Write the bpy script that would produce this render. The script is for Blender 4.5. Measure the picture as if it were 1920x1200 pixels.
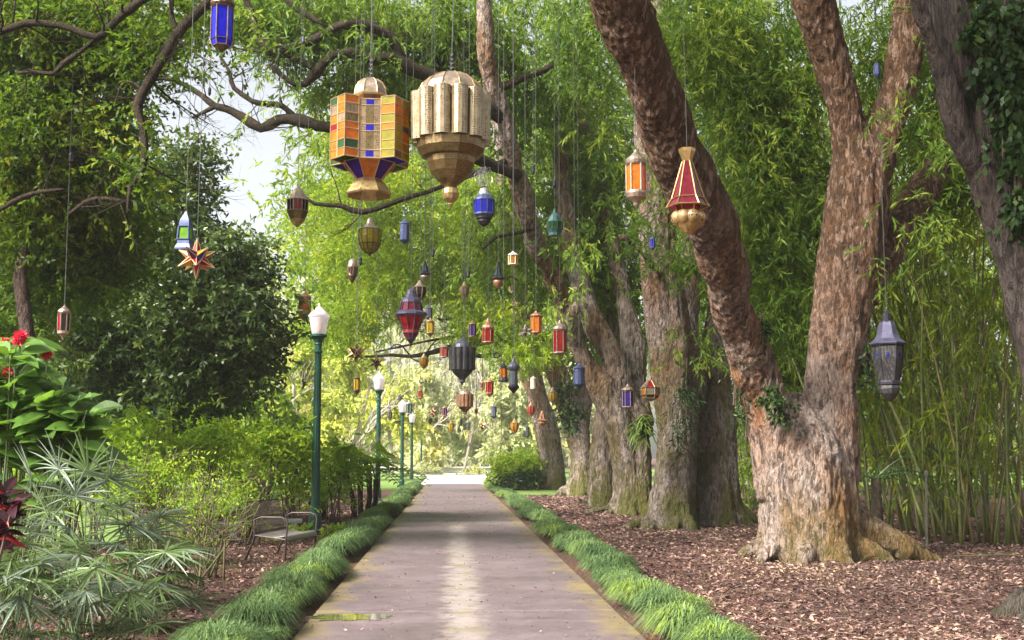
import bpy, bmesh, math, random
import numpy as np
from mathutils import Vector, Matrix, noise as mnoise

for o in list(bpy.data.objects):
    bpy.data.objects.remove(o)
SC = bpy.context.scene
COL = SC.collection
R = math.radians
rng = np.random.default_rng(7)
random.seed(7)

# ------------------------------------------------------------------ camera
EYE = np.array([0.0, 0.0, 1.5])
FPX = 2133.0
YAW, PITCH = 3.03, 6.75
cam_d = bpy.data.cameras.new('camera')
cam = bpy.data.objects.new('camera', cam_d)
COL.objects.link(cam)
cam.location = EYE
cam.rotation_euler = (R(90 + PITCH), 0, R(-YAW))
cam_d.sensor_width = 36.0
cam_d.lens = 36.0 * FPX / 1920.0
cam_d.clip_start = 0.1
cam_d.clip_end = 2000
SC.camera = cam
_rot = np.array(cam.rotation_euler.to_matrix())

# ------------------------------------------------------------------ world, sun, exposure
SUN_EL, SUN_AZ = 40.0, -125.0      # azimuth measured from +Y towards +X
w = bpy.data.worlds.new('World')
SC.world = w
w.use_nodes = True
wt = w.node_tree
wt.nodes.clear()
wo = wt.nodes.new('ShaderNodeOutputWorld')
wb = wt.nodes.new('ShaderNodeBackground')
ws = wt.nodes.new('ShaderNodeTexSky')
ws.sky_type = 'NISHITA'
ws.sun_disc = False
ws.sun_elevation = R(SUN_EL)
ws.sun_rotation = R(SUN_AZ)
ws.dust_density = 4.0
ws.air_density = 1.0
wh = wt.nodes.new('ShaderNodeHueSaturation')
wh.inputs['Saturation'].default_value = 0.30
wt.links.new(ws.outputs[0], wh.inputs['Color'])
wt.links.new(wh.outputs[0], wb.inputs['Color'])
wb.inputs['Strength'].default_value = 0.095
wt.links.new(wb.outputs[0], wo.inputs['Surface'])

sl = bpy.data.lights.new('sun', 'SUN')
sl.energy = 4.6
sl.angle = R(18)
sl.color = (1.0, 0.945, 0.86)
so = bpy.data.objects.new('sun', sl)
COL.objects.link(so)
_sd = Vector((math.sin(R(SUN_AZ)) * math.cos(R(SUN_EL)), math.cos(R(SUN_AZ)) * math.cos(R(SUN_EL)), math.sin(R(SUN_EL))))
so.rotation_euler = _sd.to_track_quat('Z', 'Y').to_euler()
so.location = (0, 0, 40)

SC.view_settings.view_transform = 'Standard'
SC.view_settings.look = 'None'
SC.view_settings.exposure = 1.62
SC.view_settings.gamma = 1.0
SC.render.engine = 'CYCLES'
cy = SC.cycles
cy.max_bounces = 7
cy.diffuse_bounces = 4
cy.glossy_bounces = 2
cy.transmission_bounces = 5
cy.transparent_max_bounces = 8
cy.volume_bounces = 1
cy.caustics_reflective = False
cy.caustics_refractive = False
cy.use_denoising = True
cy.sample_clamp_indirect = 6.0


# ------------------------------------------------------------------ pixel -> point helpers (photo pixels, 1920 x 1200)
def ray(px, py):
    d = np.array([(px - 960.0) / FPX, (600.0 - py) / FPX, -1.0])
    return _rot @ d


def P(px, py, D):
    d = ray(px, py)
    return EYE + d * (D / d[1])


def G(px, py, z=0.0):
    d = ray(px, py)
    return EYE + d * ((z - EYE[2]) / d[2])


def pxm(D):
    return D / FPX


# ------------------------------------------------------------------ objects
def link(o, parent=None):
    COL.objects.link(o)
    if parent is not None:
        o.parent = parent
    return o


def thing(name, label, cat, loc=(0, 0, 0), group=None, kind=None):
    o = bpy.data.objects.new(name, None)
    o.empty_display_size = 0.1
    COL.objects.link(o)
    o.location = [float(v) for v in loc]
    o['label'] = label
    o['category'] = cat
    if group:
        o['group'] = group
    if kind:
        o['kind'] = kind
    return o


def tag(o, label, cat, group=None, kind=None):
    o['label'] = label
    o['category'] = cat
    if group:
        o['group'] = group
    if kind:
        o['kind'] = kind
    return o


def wloc(o):
    v = np.zeros(3)
    while o is not None:
        v = v + np.array(o.location)
        o = o.parent
    return v


def mesh_np(name, V, F, mats, parent=None, attr=None, midx=None, smooth=False):
    """V (n,3) world coords, F (m,k) constant k or list of tuples."""
    V = np.asarray(V, dtype=np.float64).reshape(-1, 3)
    if parent is not None:
        V = V - wloc(parent)
    me = bpy.data.meshes.new(name)
    if isinstance(F, np.ndarray):
        m, k = F.shape
        me.vertices.add(len(V))
        me.vertices.foreach_set('co', V.astype(np.float32).ravel())
        me.loops.add(m * k)
        me.loops.foreach_set('vertex_index', F.astype(np.int32).ravel())
        me.polygons.add(m)
        me.polygons.foreach_set('loop_start', np.arange(m, dtype=np.int32) * k)
        me.polygons.foreach_set('loop_total', np.full(m, k, dtype=np.int32))
    else:
        me.from_pydata([tuple(v) for v in V], [], F)
    if attr is not None:
        a = me.attributes.new('v', 'FLOAT', 'POINT')
        a.data.foreach_set('value', np.asarray(attr, dtype=np.float32))
    if not isinstance(mats, (list, tuple)):
        mats = [mats]
    for m_ in mats:
        me.materials.append(m_)
    if midx is not None:
        me.polygons.foreach_set('material_index', np.asarray(midx, dtype=np.int32))
    me.update(calc_edges=True)
    if smooth:
        me.polygons.foreach_set('use_smooth', np.ones(len(me.polygons), dtype=bool))
    else:
        me.polygons.foreach_set('use_smooth', np.zeros(len(me.polygons), dtype=bool))
    o = bpy.data.objects.new(name, me)
    link(o, parent)
    return o


class MB:
    """collects simple shapes (world coordinates) into one mesh"""

    def __init__(s):
        s.V, s.F, s.M, s.S = [], [], [], []
        s.n = 0

    def add(s, V, F, m=0):
        V = [tuple(float(c) for c in v) for v in V]
        s.V += V
        s.F += [tuple(i + s.n for i in f) for f in F]
        s.M += [m] * len(F)
        s.n += len(V)

    def lathe(s, c, prof, n, rot=0.0, m=0, cap=True, sx=1.0, sy=1.0):
        V, F = [], []
        for r, z in prof:
            for i in range(n):
                a = rot + 2 * math.pi * i / n
                V.append((c[0] + r * sx * math.cos(a), c[1] + r * sy * math.sin(a), c[2] + z))
        for j in range(len(prof) - 1):
            for i in range(n):
                k = (i + 1) % n
                F.append((j * n + i, j * n + k, (j + 1) * n + k, (j + 1) * n + i))
        if cap:
            F.append(tuple(range(n - 1, -1, -1)))
            F.append(tuple((len(prof) - 1) * n + i for i in range(n)))
        s.add(V, F, m)

    def tube(s, pts, rad, n=6, m=0, cap=True, squash=None):
        pts = [np.array(p, float) for p in pts]
        if not hasattr(rad, '__len__'):
            rad = [rad] * len(pts)
        V, F = [], []
        u = None
        for j, p in enumerate(pts):
            a = pts[max(j - 1, 0)]
            b = pts[min(j + 1, len(pts) - 1)]
            t = b - a
            t = t / (np.linalg.norm(t) + 1e-9)
            if u is None:
                h = np.array([0, 0, 1.0]) if abs(t[2]) < 0.9 else np.array([1.0, 0, 0])
                u = np.cross(t, h)
            u = u - t * np.dot(u, t)
            u = u / (np.linalg.norm(u) + 1e-9)
            v = np.cross(t, u)
            for i in range(n):
                a_ = 2 * math.pi * i / n
                V.append(p + rad[j] * (u * math.cos(a_) + v * math.sin(a_)))
        for j in range(len(pts) - 1):
            for i in range(n):
                k = (i + 1) % n
                F.append((j * n + i, j * n + k, (j + 1) * n + k, (j + 1) * n + i))
        if cap:
            F.append(tuple(range(n - 1, -1, -1)))
            F.append(tuple((len(pts) - 1) * n + i for i in range(n)))
        s.add(V, F, m)

    def box(s, c, d, rotz=0.0, m=0):
        x, y, z = d[0] / 2, d[1] / 2, d[2] / 2
        V = [(-x, -y, -z), (x, -y, -z), (x, y, -z), (-x, y, -z), (-x, -y, z), (x, -y, z), (x, y, z), (-x, y, z)]
        ca, sa = math.cos(rotz), math.sin(rotz)
        V = [(c[0] + a * ca - b * sa, c[1] + a * sa + b * ca, c[2] + e) for a, b, e in V]
        s.add(V, [(3, 2, 1, 0), (4, 5, 6, 7), (0, 1, 5, 4), (1, 2, 6, 5), (2, 3, 7, 6), (3, 0, 4, 7)], m)

    def ring(s, c, r, t, axis='y', n=16, k=6, m=0):
        pts = []
        V, F = [], []
        for i in range(n):
            a = 2 * math.pi * i / n
            for j in range(k):
                b = 2 * math.pi * j / k
                q = (r + t * math.cos(b))
                if axis == 'y':
                    V.append((c[0] + q * math.cos(a), c[1] + t * math.sin(b), c[2] + q * math.sin(a)))
                elif axis == 'x':
                    V.append((c[0] + t * math.sin(b), c[1] + q * math.cos(a), c[2] + q * math.sin(a)))
                else:
                    V.append((c[0] + q * math.cos(a), c[1] + q * math.sin(a), c[2] + t * math.sin(b)))
        for i in range(n):
            for j in range(k):
                F.append((i * k + j, ((i + 1) % n) * k + j, ((i + 1) % n) * k + (j + 1) % k, i * k + (j + 1) % k))
        s.add(V, F, m)

    def build(s, name, mats, parent=None, smooth=False):
        if not s.F:
            return None
        o = mesh_np(name, np.array(s.V), s.F, mats, parent, midx=s.M, smooth=smooth)
        return o


# ------------------------------------------------------------------ materials
def nodes(m):
    m.use_nodes = True
    nt = m.node_tree
    nt.nodes.clear()
    out = nt.nodes.new('ShaderNodeOutputMaterial')
    return nt, out


def N(nt, t, **kw):
    n = nt.nodes.new(t)
    for k, v in kw.items():
        setattr(n, k, v)
    return n


def ramp(nt, fac, stops, interp='LINEAR'):
    r = N(nt, 'ShaderNodeValToRGB')
    cr = r.color_ramp
    cr.interpolation = interp
    while len(cr.elements) < len(stops):
        cr.elements.new(0.5)
    for e, (p, c) in zip(cr.elements, stops):
        e.position = p
        e.color = (*c, 1) if len(c) == 3 else c
    nt.links.new(fac, r.inputs[0])
    return r


def noise_n(nt, vec, scale, detail=4, rough=0.55):
    n = N(nt, 'ShaderNodeTexNoise')
    n.inputs['Scale'].default_value = scale
    n.inputs['Detail'].default_value = detail
    n.inputs['Roughness'].default_value = rough
    if vec is not None:
        nt.links.new(vec, n.inputs['Vector'])
    return n


def mix(nt, fac, a, b, mode='MIX'):
    m = N(nt, 'ShaderNodeMix', data_type='RGBA', blend_type=mode)
    for sock, v in ((m.inputs[0], fac), (m.inputs[6], a), (m.inputs[7], b)):
        if hasattr(v, 'links'):
            nt.links.new(v, sock)
        elif hasattr(v, '__len__'):
            sock.default_value = (*v, 1) if len(v) == 3 else v
        else:
            sock.default_value = v
    return m.outputs[2]


def math_n(nt, op, a, b=None, clamp=False):
    m = N(nt, 'ShaderNodeMath', operation=op, use_clamp=clamp)
    for sock, v in ((m.inputs[0], a), (m.inputs[1], b)):
        if v is None:
            continue
        if hasattr(v, 'links'):
            nt.links.new(v, sock)
        else:
            sock.default_value = v
    return m.outputs[0]


def map_vec(nt, scale=(1, 1, 1), coord='Object'):
    tc = N(nt, 'ShaderNodeTexCoord')
    mp = N(nt, 'ShaderNodeMapping')
    mp.inputs['Scale'].default_value = scale
    nt.links.new(tc.outputs[coord], mp.inputs['Vector'])
    return mp.outputs[0]


def bsdf(nt, out, color, rough=0.6, metal=0.0, spec=0.5, bump=None, bstr=0.3, bdist=0.02):
    b = N(nt, 'ShaderNodeBsdfPrincipled')
    if hasattr(color, 'links'):
        nt.links.new(color, b.inputs['Base Color'])
    else:
        b.inputs['Base Color'].default_value = (*color, 1)
    if hasattr(rough, 'links'):
        nt.links.new(rough, b.inputs['Roughness'])
    else:
        b.inputs['Roughness'].default_value = rough
    b.inputs['Metallic'].default_value = metal
    b.inputs['Specular IOR Level'].default_value = spec
    if bump is not None:
        bp = N(nt, 'ShaderNodeBump')
        bp.inputs['Strength'].default_value = bstr
        bp.inputs['Distance'].default_value = bdist
        nt.links.new(bump, bp.inputs['Height'])
        nt.links.new(bp.outputs[0], b.inputs['Normal'])
    nt.links.new(b.outputs[0], out.inputs['Surface'])
    return b


def leaf_mat(name, dark, light, trans, tw=0.45, rough=0.45, tip=None, spec=0.16):
    """leaf: colour varies from leaf to leaf (attribute v), light comes through it"""
    m = bpy.data.materials.new(name)
    nt, out = nodes(m)
    at = N(nt, 'ShaderNodeAttribute', attribute_name='v')
    stops = [(0.0, dark), (0.85, light)]
    if tip:
        stops.append((1.0, tip))
    c = ramp(nt, at.outputs['Fac'], stops).outputs[0]
    b = N(nt, 'ShaderNodeBsdfPrincipled')
    nt.links.new(c, b.inputs['Base Color'])
    b.inputs['Roughness'].default_value = rough
    b.inputs['Specular IOR Level'].default_value = spec
    t = N(nt, 'ShaderNodeBsdfTranslucent')
    tc = mix(nt, 0.5, c, trans)
    nt.links.new(tc, t.inputs['Color'])
    mx = N(nt, 'ShaderNodeMixShader')
    mx.inputs[0].default_value = tw
    nt.links.new(b.outputs[0], mx.inputs[1])
    nt.links.new(t.outputs[0], mx.inputs[2])
    nt.links.new(mx.outputs[0], out.inputs['Surface'])
    return m


def bark_mat(name, main, second, dark, moss=0.0, scale=1.0, zs=0.34, zbias=None, moss_z=1.6, crk=0.35):
    m = bpy.data.materials.new(name)
    nt, out = nodes(m)
    v = map_vec(nt, (1, 1, zs))
    v1 = map_vec(nt, (1, 1, 0.6))
    n1 = noise_n(nt, v, 22 * scale, 9, 0.72)
    n2 = noise_n(nt, v1, 0.95 * scale, 6, 0.65)
    n3 = noise_n(nt, v1, 6 * scale, 8, 0.78)
    vo = N(nt, 'ShaderNodeTexVoronoi', feature='DISTANCE_TO_EDGE')
    vo.inputs['Scale'].default_value = 13 * scale
    wv = N(nt, 'ShaderNodeVectorMath', operation='ADD')
    nd = noise_n(nt, v, 9 * scale, 4)
    sc_ = N(nt, 'ShaderNodeVectorMath', operation='SCALE')
    nt.links.new(nd.outputs['Color'], sc_.inputs[0])
    sc_.inputs['Scale'].default_value = 0.16
    nt.links.new(v, wv.inputs[0])
    nt.links.new(sc_.outputs[0], wv.inputs[1])
    nt.links.new(wv.outputs[0], vo.inputs['Vector'])
    base = mix(nt, ramp(nt, n2.outputs[0], [(0.40, (0, 0, 0)), (0.60, (1, 1, 1))]).outputs[0], main, second)
    if zbias:
        # bark of the leaning stem is darker and shaggier than at the foot
        g = N(nt, 'ShaderNodeNewGeometry')
        sp = N(nt, 'ShaderNodeSeparateXYZ')
        nt.links.new(g.outputs['Position'], sp.inputs[0])
        zz = math_n(nt, 'ADD', sp.outputs[2], math_n(nt, 'MULTIPLY', n3.outputs[0], 3.0))
        f = N(nt, 'ShaderNodeMapRange')
        f.inputs[1].default_value = zbias[0]
        f.inputs[2].default_value = zbias[1]
        nt.links.new(zz, f.inputs[0])
        base = mix(nt, f.outputs[0], base, zbias[2])
    base = mix(nt, ramp(nt, n3.outputs[0], [(0.5, (0, 0, 0)), (0.68, (1, 1, 1))]).outputs[0], base, dark)
    vp = N(nt, 'ShaderNodeTexVoronoi')
    vp.inputs['Scale'].default_value = 21 * scale
    nt.links.new(wv.outputs[0], vp.inputs['Vector'])
    pl = N(nt, 'ShaderNodeSeparateColor')
    nt.links.new(vp.outputs['Color'], pl.inputs[0])
    base = mix(nt, ramp(nt, pl.outputs[0], [(0.55, (0, 0, 0)), (0.9, (0.75, 0.75, 0.75))]).outputs[0], base, dark)
    base = mix(nt, ramp(nt, pl.outputs[1], [(0.6, (0, 0, 0)), (0.95, (0.45, 0.45, 0.45))]).outputs[0], base, tuple(min(1, c * .75 + d * .55) for c, d in zip(main, second)))
    crack = ramp(nt, math_n(nt, 'MULTIPLY', vo.outputs['Distance'], 3.2), [(0.0, (1, 1, 1)), (0.3, (0, 0, 0))]).outputs[0]
    base = mix(nt, math_n(nt, 'MULTIPLY', crack, crk), base, dark)
    base = mix(nt, ramp(nt, n1.outputs[0], [(0.33, (1, 1, 1)), (0.5, (0, 0, 0))]).outputs[0], base, dark)
    if moss > 0:
        g = N(nt, 'ShaderNodeNewGeometry')
        sp = N(nt, 'ShaderNodeSeparateXYZ')
        nt.links.new(g.outputs['Position'], sp.inputs[0])
        low = N(nt, 'ShaderNodeMapRange')
        low.inputs[1].default_value = moss_z
        low.inputs[2].default_value = 0.0
        nt.links.new(sp.outputs[2], low.inputs[0])
        mm = math_n(nt, 'MULTIPLY', low.outputs[0], ramp(nt, n2.outputs[0], [(0.38, (0, 0, 0)), (0.52, (1, 1, 1))]).outputs[0])
        base = mix(nt, math_n(nt, 'MULTIPLY', mm, moss), base, (0.085, 0.095, 0.014))
    hgt = math_n(nt, 'ADD', math_n(nt, 'MULTIPLY', n1.outputs[0], 1.0), math_n(nt, 'MULTIPLY', ramp(nt, vo.outputs['Distance'], [(0, (0, 0, 0)), (0.18, (1, 1, 1))]).outputs[0], crk * 0.8))
    hgt = math_n(nt, 'ADD', hgt, math_n(nt, 'MULTIPLY', n3.outputs[0], 0.8))
    hgt = math_n(nt, 'ADD', hgt, math_n(nt, 'MULTIPLY', pl.outputs[0], 0.35))
    bsdf(nt, out, base, 0.85, spec=0.25, bump=hgt, bstr=1.0, bdist=0.10)
    return m


def simple(name, col, rough=0.5, metal=0.0, var=0.25, nscale=6.0, bump=0.25, spec=0.5, coord='Object', dirt=None):
    m = bpy.data.materials.new(name)
    nt, out = nodes(m)
    v = map_vec(nt, coord=coord)
    n = noise_n(nt, v, nscale, 6, 0.65)
    lo = tuple(max(c * (1 - var), 0) for c in col)
    hi = tuple(min(c * (1 + var), 1) for c in col)
    c = ramp(nt, n.outputs[0], [(0.3, lo), (0.7, hi)]).outputs[0]
    if dirt:
        n2 = noise_n(nt, v, nscale * 2.3, 6, 0.7)
        c = mix(nt, ramp(nt, n2.outputs[0], [(0.52, (0, 0, 0)), (0.7, (1, 1, 1))]).outputs[0], c, dirt)
    rr = ramp(nt, n.outputs[0], [(0.3, (rough * 0.8,) * 3), (0.7, (min(rough * 1.25, 1),) * 3)]).outputs[0]
    bsdf(nt, out, c, rr, metal, spec, n.outputs[0], bump, 0.01)
    return m


def perforated(name, col, rough=0.35, metal=0.8, hole=(0.03, 0.02, 0.015), scale=70):
    """sheet metal punched with many small holes in bands"""
    m = bpy.data.materials.new(name)
    nt, out = nodes(m)
    v = map_vec(nt)
    vo = N(nt, 'ShaderNodeTexVoronoi')
    vo.inputs['Scale'].default_value = scale
    vo.inputs['Randomness'].default_value = 0.35
    nt.links.new(v, vo.inputs['Vector'])
    nb = noise_n(nt, v, scale * 0.11, 3)
    n = noise_n(nt, v, 9, 5, 0.6)
    holes = ramp(nt, vo.outputs['Distance'], [(0.26, (1, 1, 1)), (0.36, (0, 0, 0))]).outputs[0]
    zone = ramp(nt, nb.outputs[0], [(0.36, (0, 0, 0)), (0.46, (1, 1, 1))]).outputs[0]
    f = math_n(nt, 'MULTIPLY', holes, zone)
    lo = tuple(c * 0.62 for c in col)
    c = ramp(nt, n.outputs[0], [(0.32, lo), (0.68, col)]).outputs[0]
    nt2 = noise_n(nt, v, 24, 6, 0.7)
    c = mix(nt, ramp(nt, nt2.outputs[0], [(0.5, (0, 0, 0)), (0.72, (0.8, 0.8, 0.8))]).outputs[0], c, tuple(q * 0.3 for q in col))
    c = mix(nt, f, c, hole)
    b = bsdf(nt, out, c, rough, metal, 0.5, n.outputs[0], 0.1, 0.005)
    mt = math_n(nt, 'MULTIPLY', math_n(nt, 'SUBTRACT', 1.0, f), metal)
    nt.links.new(mt, b.inputs['Metallic'])
    return m


def glass(name, col, tw=0.5, clear=0.06, rough=0.15):
    """stained glass: lets coloured light through"""
    m = bpy.data.materials.new(name)
    nt, out = nodes(m)
    v = map_vec(nt)
    n = noise_n(nt, v, 14, 4)
    lo = tuple(c * 0.6 for c in col)
    c = ramp(nt, n.outputs[0], [(0.3, lo), (0.65, col)]).outputs[0]
    b = N(nt, 'ShaderNodeBsdfPrincipled')
    nt.links.new(mix(nt, 1.0, c, (0.85, 0.85, 0.85), 'MULTIPLY'), b.inputs['Base Color'])
    b.inputs['Roughness'].default_value = rough
    t = N(nt, 'ShaderNodeBsdfTranslucent')
    nt.links.new(c, t.inputs['Color'])
    mx = N(nt, 'ShaderNodeMixShader')
    mx.inputs[0].default_value = tw
    nt.links.new(b.outputs[0], mx.inputs[1])
    nt.links.new(t.outputs[0], mx.inputs[2])
    tr = N(nt, 'ShaderNodeBsdfTransparent')
    nt.links.new(c, tr.inputs['Color'])
    mx2 = N(nt, 'ShaderNodeMixShader')
    mx2.inputs[0].default_value = clear
    nt.links.new(mx.outputs[0], mx2.inputs[1])
    nt.links.new(tr.outputs[0], mx2.inputs[2])
    nt.links.new(mx2.outputs[0], out.inputs['Surface'])
    return m


# ------------------------------------------------------------------ foliage
def unit(a):
    return a / (np.linalg.norm(a, axis=-1, keepdims=True) + 1e-9)


def leaf_quads(pos, d, L, W, rnd=None, fold=0.0):
    """rhombic leaves: pos (n,3), d (n,3) unit axis, L,W (n,) -> V (4n,3), F (n,4)"""
    n = len(pos)
    rv = unit(rng.normal(size=(n, 3)))
    side = unit(np.cross(d, rv))
    nor = np.cross(side, d)
    V = np.empty((n, 4, 3))
    V[:, 0] = pos
    mid = pos + d * (L * 0.45)[:, None]
    V[:, 1] = mid + side * (W / 2)[:, None] + nor * (fold * W)[:, None]
    V[:, 2] = pos + d * L[:, None] + np.array([0, 0, -1.0]) * (L * 0.08)[:, None]
    V[:, 3] = mid - side * (W / 2)[:, None] + nor * (fold * W)[:, None]
    F = np.arange(4 * n).reshape(n, 4)
    return V.reshape(-1, 3), F


def in_ellipsoid(n, c, r, shell=0.35):
    u = unit(rng.normal(size=(n, 3)))
    q = rng.random(n) ** shell
    return np.asarray(c) + u * q[:, None] * np.asarray(r)


def sprays(c, r, n_leaves, L, W, per=14, spray_len=0.5, droop=0.7, clumps=None, clump_r=0.45, spread=0.6, shell=0.4, vbase=0.5, vvar=0.25):
    """leafy sprays gathered in clumps through an ellipsoid. returns V,F,attr"""
    ns = max(1, int(n_leaves / per))
    if clumps is None:
        clumps = max(4, ns // 22)
    cc = in_ellipsoid(clumps, c, r, shell)
    cv = np.clip(vbase + rng.normal(size=clumps) * vvar, 0, 1)
    k = rng.integers(0, clumps, ns)
    cr = clump_r * (0.6 + 0.8 * rng.random(clumps))
    sp = cc[k] + rng.normal(size=(ns, 3)) * cr[k][:, None] * np.array([1, 1, 0.7])
    sd = unit(rng.normal(size=(ns, 3)) * np.array([1, 1, 0.5]) + np.array([0, 0, -droop * 1.6]))
    sl_ = spray_len * (0.6 + 0.8 * rng.random(ns))
    t = (np.arange(per) + 0.5) / per
    pos = sp[:, None, :] + sd[:, None, :] * (t[None, :, None] * sl_[:, None, None])
    sag = -(t ** 2)[None, :] * (sl_ * 0.25 * droop)[:, None]
    pos[:, :, 2] += sag
    ld = unit(sd[:, None, :] + spread * rng.normal(size=(ns, per, 3)) + np.array([0, 0, -droop * 0.5]))
    pos = pos.reshape(-1, 3)
    ld = ld.reshape(-1, 3)
    m = len(pos)
    LL = L * (0.6 + 0.8 * rng.random(m))
    WW = W * (0.7 + 0.6 * rng.random(m))
    V, F = leaf_quads(pos, ld, LL, WW)
    a = np.clip(np.repeat(cv[k], per) + rng.normal(size=m) * 0.16, 0, 1)
    return V, F, np.repeat(a, 4)


class Leaves:
    def __init__(s):
        s.V, s.F, s.A, s.n = [], [], [], 0

    def add(s, V, F, A):
        s.V.append(V)
        s.F.append(F + s.n)
        s.A.append(A)
        s.n += len(V)

    def build(s, name, mat, parent=None):
        return mesh_np(name, np.concatenate(s.V), np.concatenate(s.F), mat, parent, attr=np.concatenate(s.A))


# ------------------------------------------------------------------ trunks
def spline(pts, step=0.25):
    """Catmull-Rom through (x,y,z,r) rows"""
    p = np.asarray(pts, float)
    q = np.vstack([2 * p[0] - p[1], p, 2 * p[-1] - p[-2]])
    out = []
    for i in range(1, len(q) - 2):
        a, b, c, d = q[i - 1], q[i], q[i + 1], q[i + 2]
        n = max(2, int(np.linalg.norm((c - b)[:3]) / step))
        for k in range(n):
            t = k / n
            out.append(0.5 * (2 * b + (c - a) * t + (2 * a - 5 * b + 4 * c - d) * t * t + (3 * b - a - 3 * c + d) * t ** 3))
    out.append(p[-1])
    o = np.array(out)
    o[:, 3] = np.maximum(o[:, 3], 0.004)
    return o


def trunk(name, stems, mat, parent, voxel=0.04, bark=0.02, lump=0.05, smooth_it=6, freq=5.0, flute=0.05):
    """stems: lists of (px,py,D,r_px) in photo pixels or arrays (x,y,z,r): fused into one continuous surface"""
    mb = MB()
    for s in stems:
        s = spline(s, 0.2)
        mb.tube([q[:3] for q in s], list(s[:, 3]), 14)
    tmp = mb.build('tmp_trunk', mat)
    md = tmp.modifiers.new('r', 'REMESH')
    md.mode = 'VOXEL'
    md.voxel_size = voxel
    if smooth_it:
        m2 = tmp.modifiers.new('s', 'SMOOTH')
        m2.factor = 0.5
        m2.iterations = smooth_it
    dg = bpy.context.evaluated_depsgraph_get()
    ev = tmp.evaluated_get(dg)
    me = bpy.data.meshes.new_from_object(ev)
    nv = len(me.vertices)
    co = np.empty(nv * 3, np.float32)
    me.vertices.foreach_get('co', co)
    no = np.empty(nv * 3, np.float32)
    me.vertices.foreach_get('normal', no)
    co = co.reshape(-1, 3).astype(float)
    no = no.reshape(-1, 3).astype(float)
    dis = np.empty(nv)
    for i in range(nv):
        x, y, z = co[i]
        a = mnoise.noise((x * 1.3, y * 1.3, z * 0.5))
        b = mnoise.noise((x * freq, y * freq, z * freq * 0.28))
        c = abs(mnoise.noise((x * freq * 2.6 + 7, y * freq * 2.6, z * freq * 0.7)))
        f = mnoise.noise((x * 2.4 + 3, y * 2.4, z * 0.22))
        e = mnoise.noise((x * 19, y * 19, z * 9))
        dis[i] = lump * a + bark * 1.3 * b - bark * 1.9 * c + flute * f + bark * 0.45 * e
    co += no * dis[:, None]
    co -= wloc(parent)
    me.vertices.foreach_set('co', co.astype(np.float32).ravel())
    me.polygons.foreach_set('use_smooth', np.ones(len(me.polygons), dtype=bool))
    me.materials.clear()
    me.materials.append(mat)
    me.update()
    me.name = name
    bpy.data.objects.remove(tmp)
    o = bpy.data.objects.new(name, me)
    link(o, parent)
    return o


def px_stem(rows, k=1.0):
    """(px,py,D,r_px) -> (x,y,z,r)"""
    out = []
    for px, py, D, r in rows:
        p = P(px, py, D)
        out.append((p[0], p[1], p[2], r * pxm(D) * k))
    return out


def root_stems(c, r0, specs):
    """surface roots flaring out of the trunk foot: specs (angle_deg, length, radius, height on trunk)"""
    out = []
    for a, ln, rr, h in specs:
        d = np.array([math.cos(R(a)), math.sin(R(a)), 0])
        s = np.array([-d[1], d[0], 0]) * random.uniform(-0.12, 0.12) * ln
        q0 = c + d * r0 * 0.35 + np.array([0, 0, h])
        q1 = c + d * (r0 * 0.85) + np.array([0, 0, h * 0.5])
        q2 = c + d * (r0 + ln * 0.35) + s * 0.3 + np.array([0, 0, rr * 0.9])
        q3 = c + d * (r0 + ln * 0.7) + s + np.array([0, 0, rr * 0.25])
        q4 = c + d * (r0 + ln) + s * 1.4 + np.array([0, 0, -rr * 0.35])
        out.append([(*q0, rr * 1.1), (*q1, rr * 1.15), (*q2, rr * 0.8), (*q3, rr * 0.55), (*q4, rr * 0.3)])
    return out


def limb_mesh(name, stems, mat, parent, n=8, wob=0.0, side=0):
    """thin limbs and branches of one tree, as one mesh"""
    mb = MB()
    for s in stems:
        s = spline(s, 0.35)
        pts = []
        for q in s:
            e = np.array([mnoise.noise((q[0] * 2, q[1] * 2, q[2] * 2)), 0, mnoise.noise((q[2] * 2 + 9, q[0] * 2, q[1] * 2))])
            pts.append(q[:3] + e * wob)
        mb.tube(pts, [1.12 * r_ * (1 + 0.14 * random.uniform(-1, 1)) for r_ in s[:, 3]], n)
    if side:
        extra = []
        for s in stems:
            s = spline(s, 0.35)
            for q in range(1, len(s) - 1):
                if random.random() < side:
                    t_ = s[q + 1][:3] - s[q - 1][:3]
                    e = unit(np.cross(t_, rng.normal(size=3))) + unit(t_) * .5 + np.array([0, 0, .25])
                    twigs(s[q][:3], e, random.uniform(.35, 1.0), min(.016, s[q][3] * .4), 2, extra, .55)
        for s in extra:
            mb.tube([q[:3] for q in s], [q[3] for q in s], 4)
    return mb.build(name, mat, parent, smooth=True)


def twigs(base, d, length, rad, depth, out, spread=0.5):
    """recursive bare branching; appends (x,y,z,r) stems"""
    p = np.array(base, float)
    d = d / np.linalg.norm(d)
    pts = [(*p, rad)]
    nseg = 3
    for k in range(nseg):
        d = d + np.array([random.gauss(0, 0.13), random.gauss(0, 0.13), random.gauss(0.03, 0.1)])
        d = d / np.linalg.norm(d)
        p = p + d * length / nseg
        r_ = rad * (1 - 0.55 * (k + 1) / nseg)
        pts.append((*p, r_))
        if depth > 0 and k >= 0:
            for _ in range(random.choice((1, 1, 2))):
                e = d + np.array([random.gauss(0, spread), random.gauss(0, spread), random.gauss(0.1, spread * 0.7)])
                twigs(p, e, length * random.uniform(0.5, 0.75), r_ * 0.65, depth - 1, out, spread)
    out.append(pts)

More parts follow.
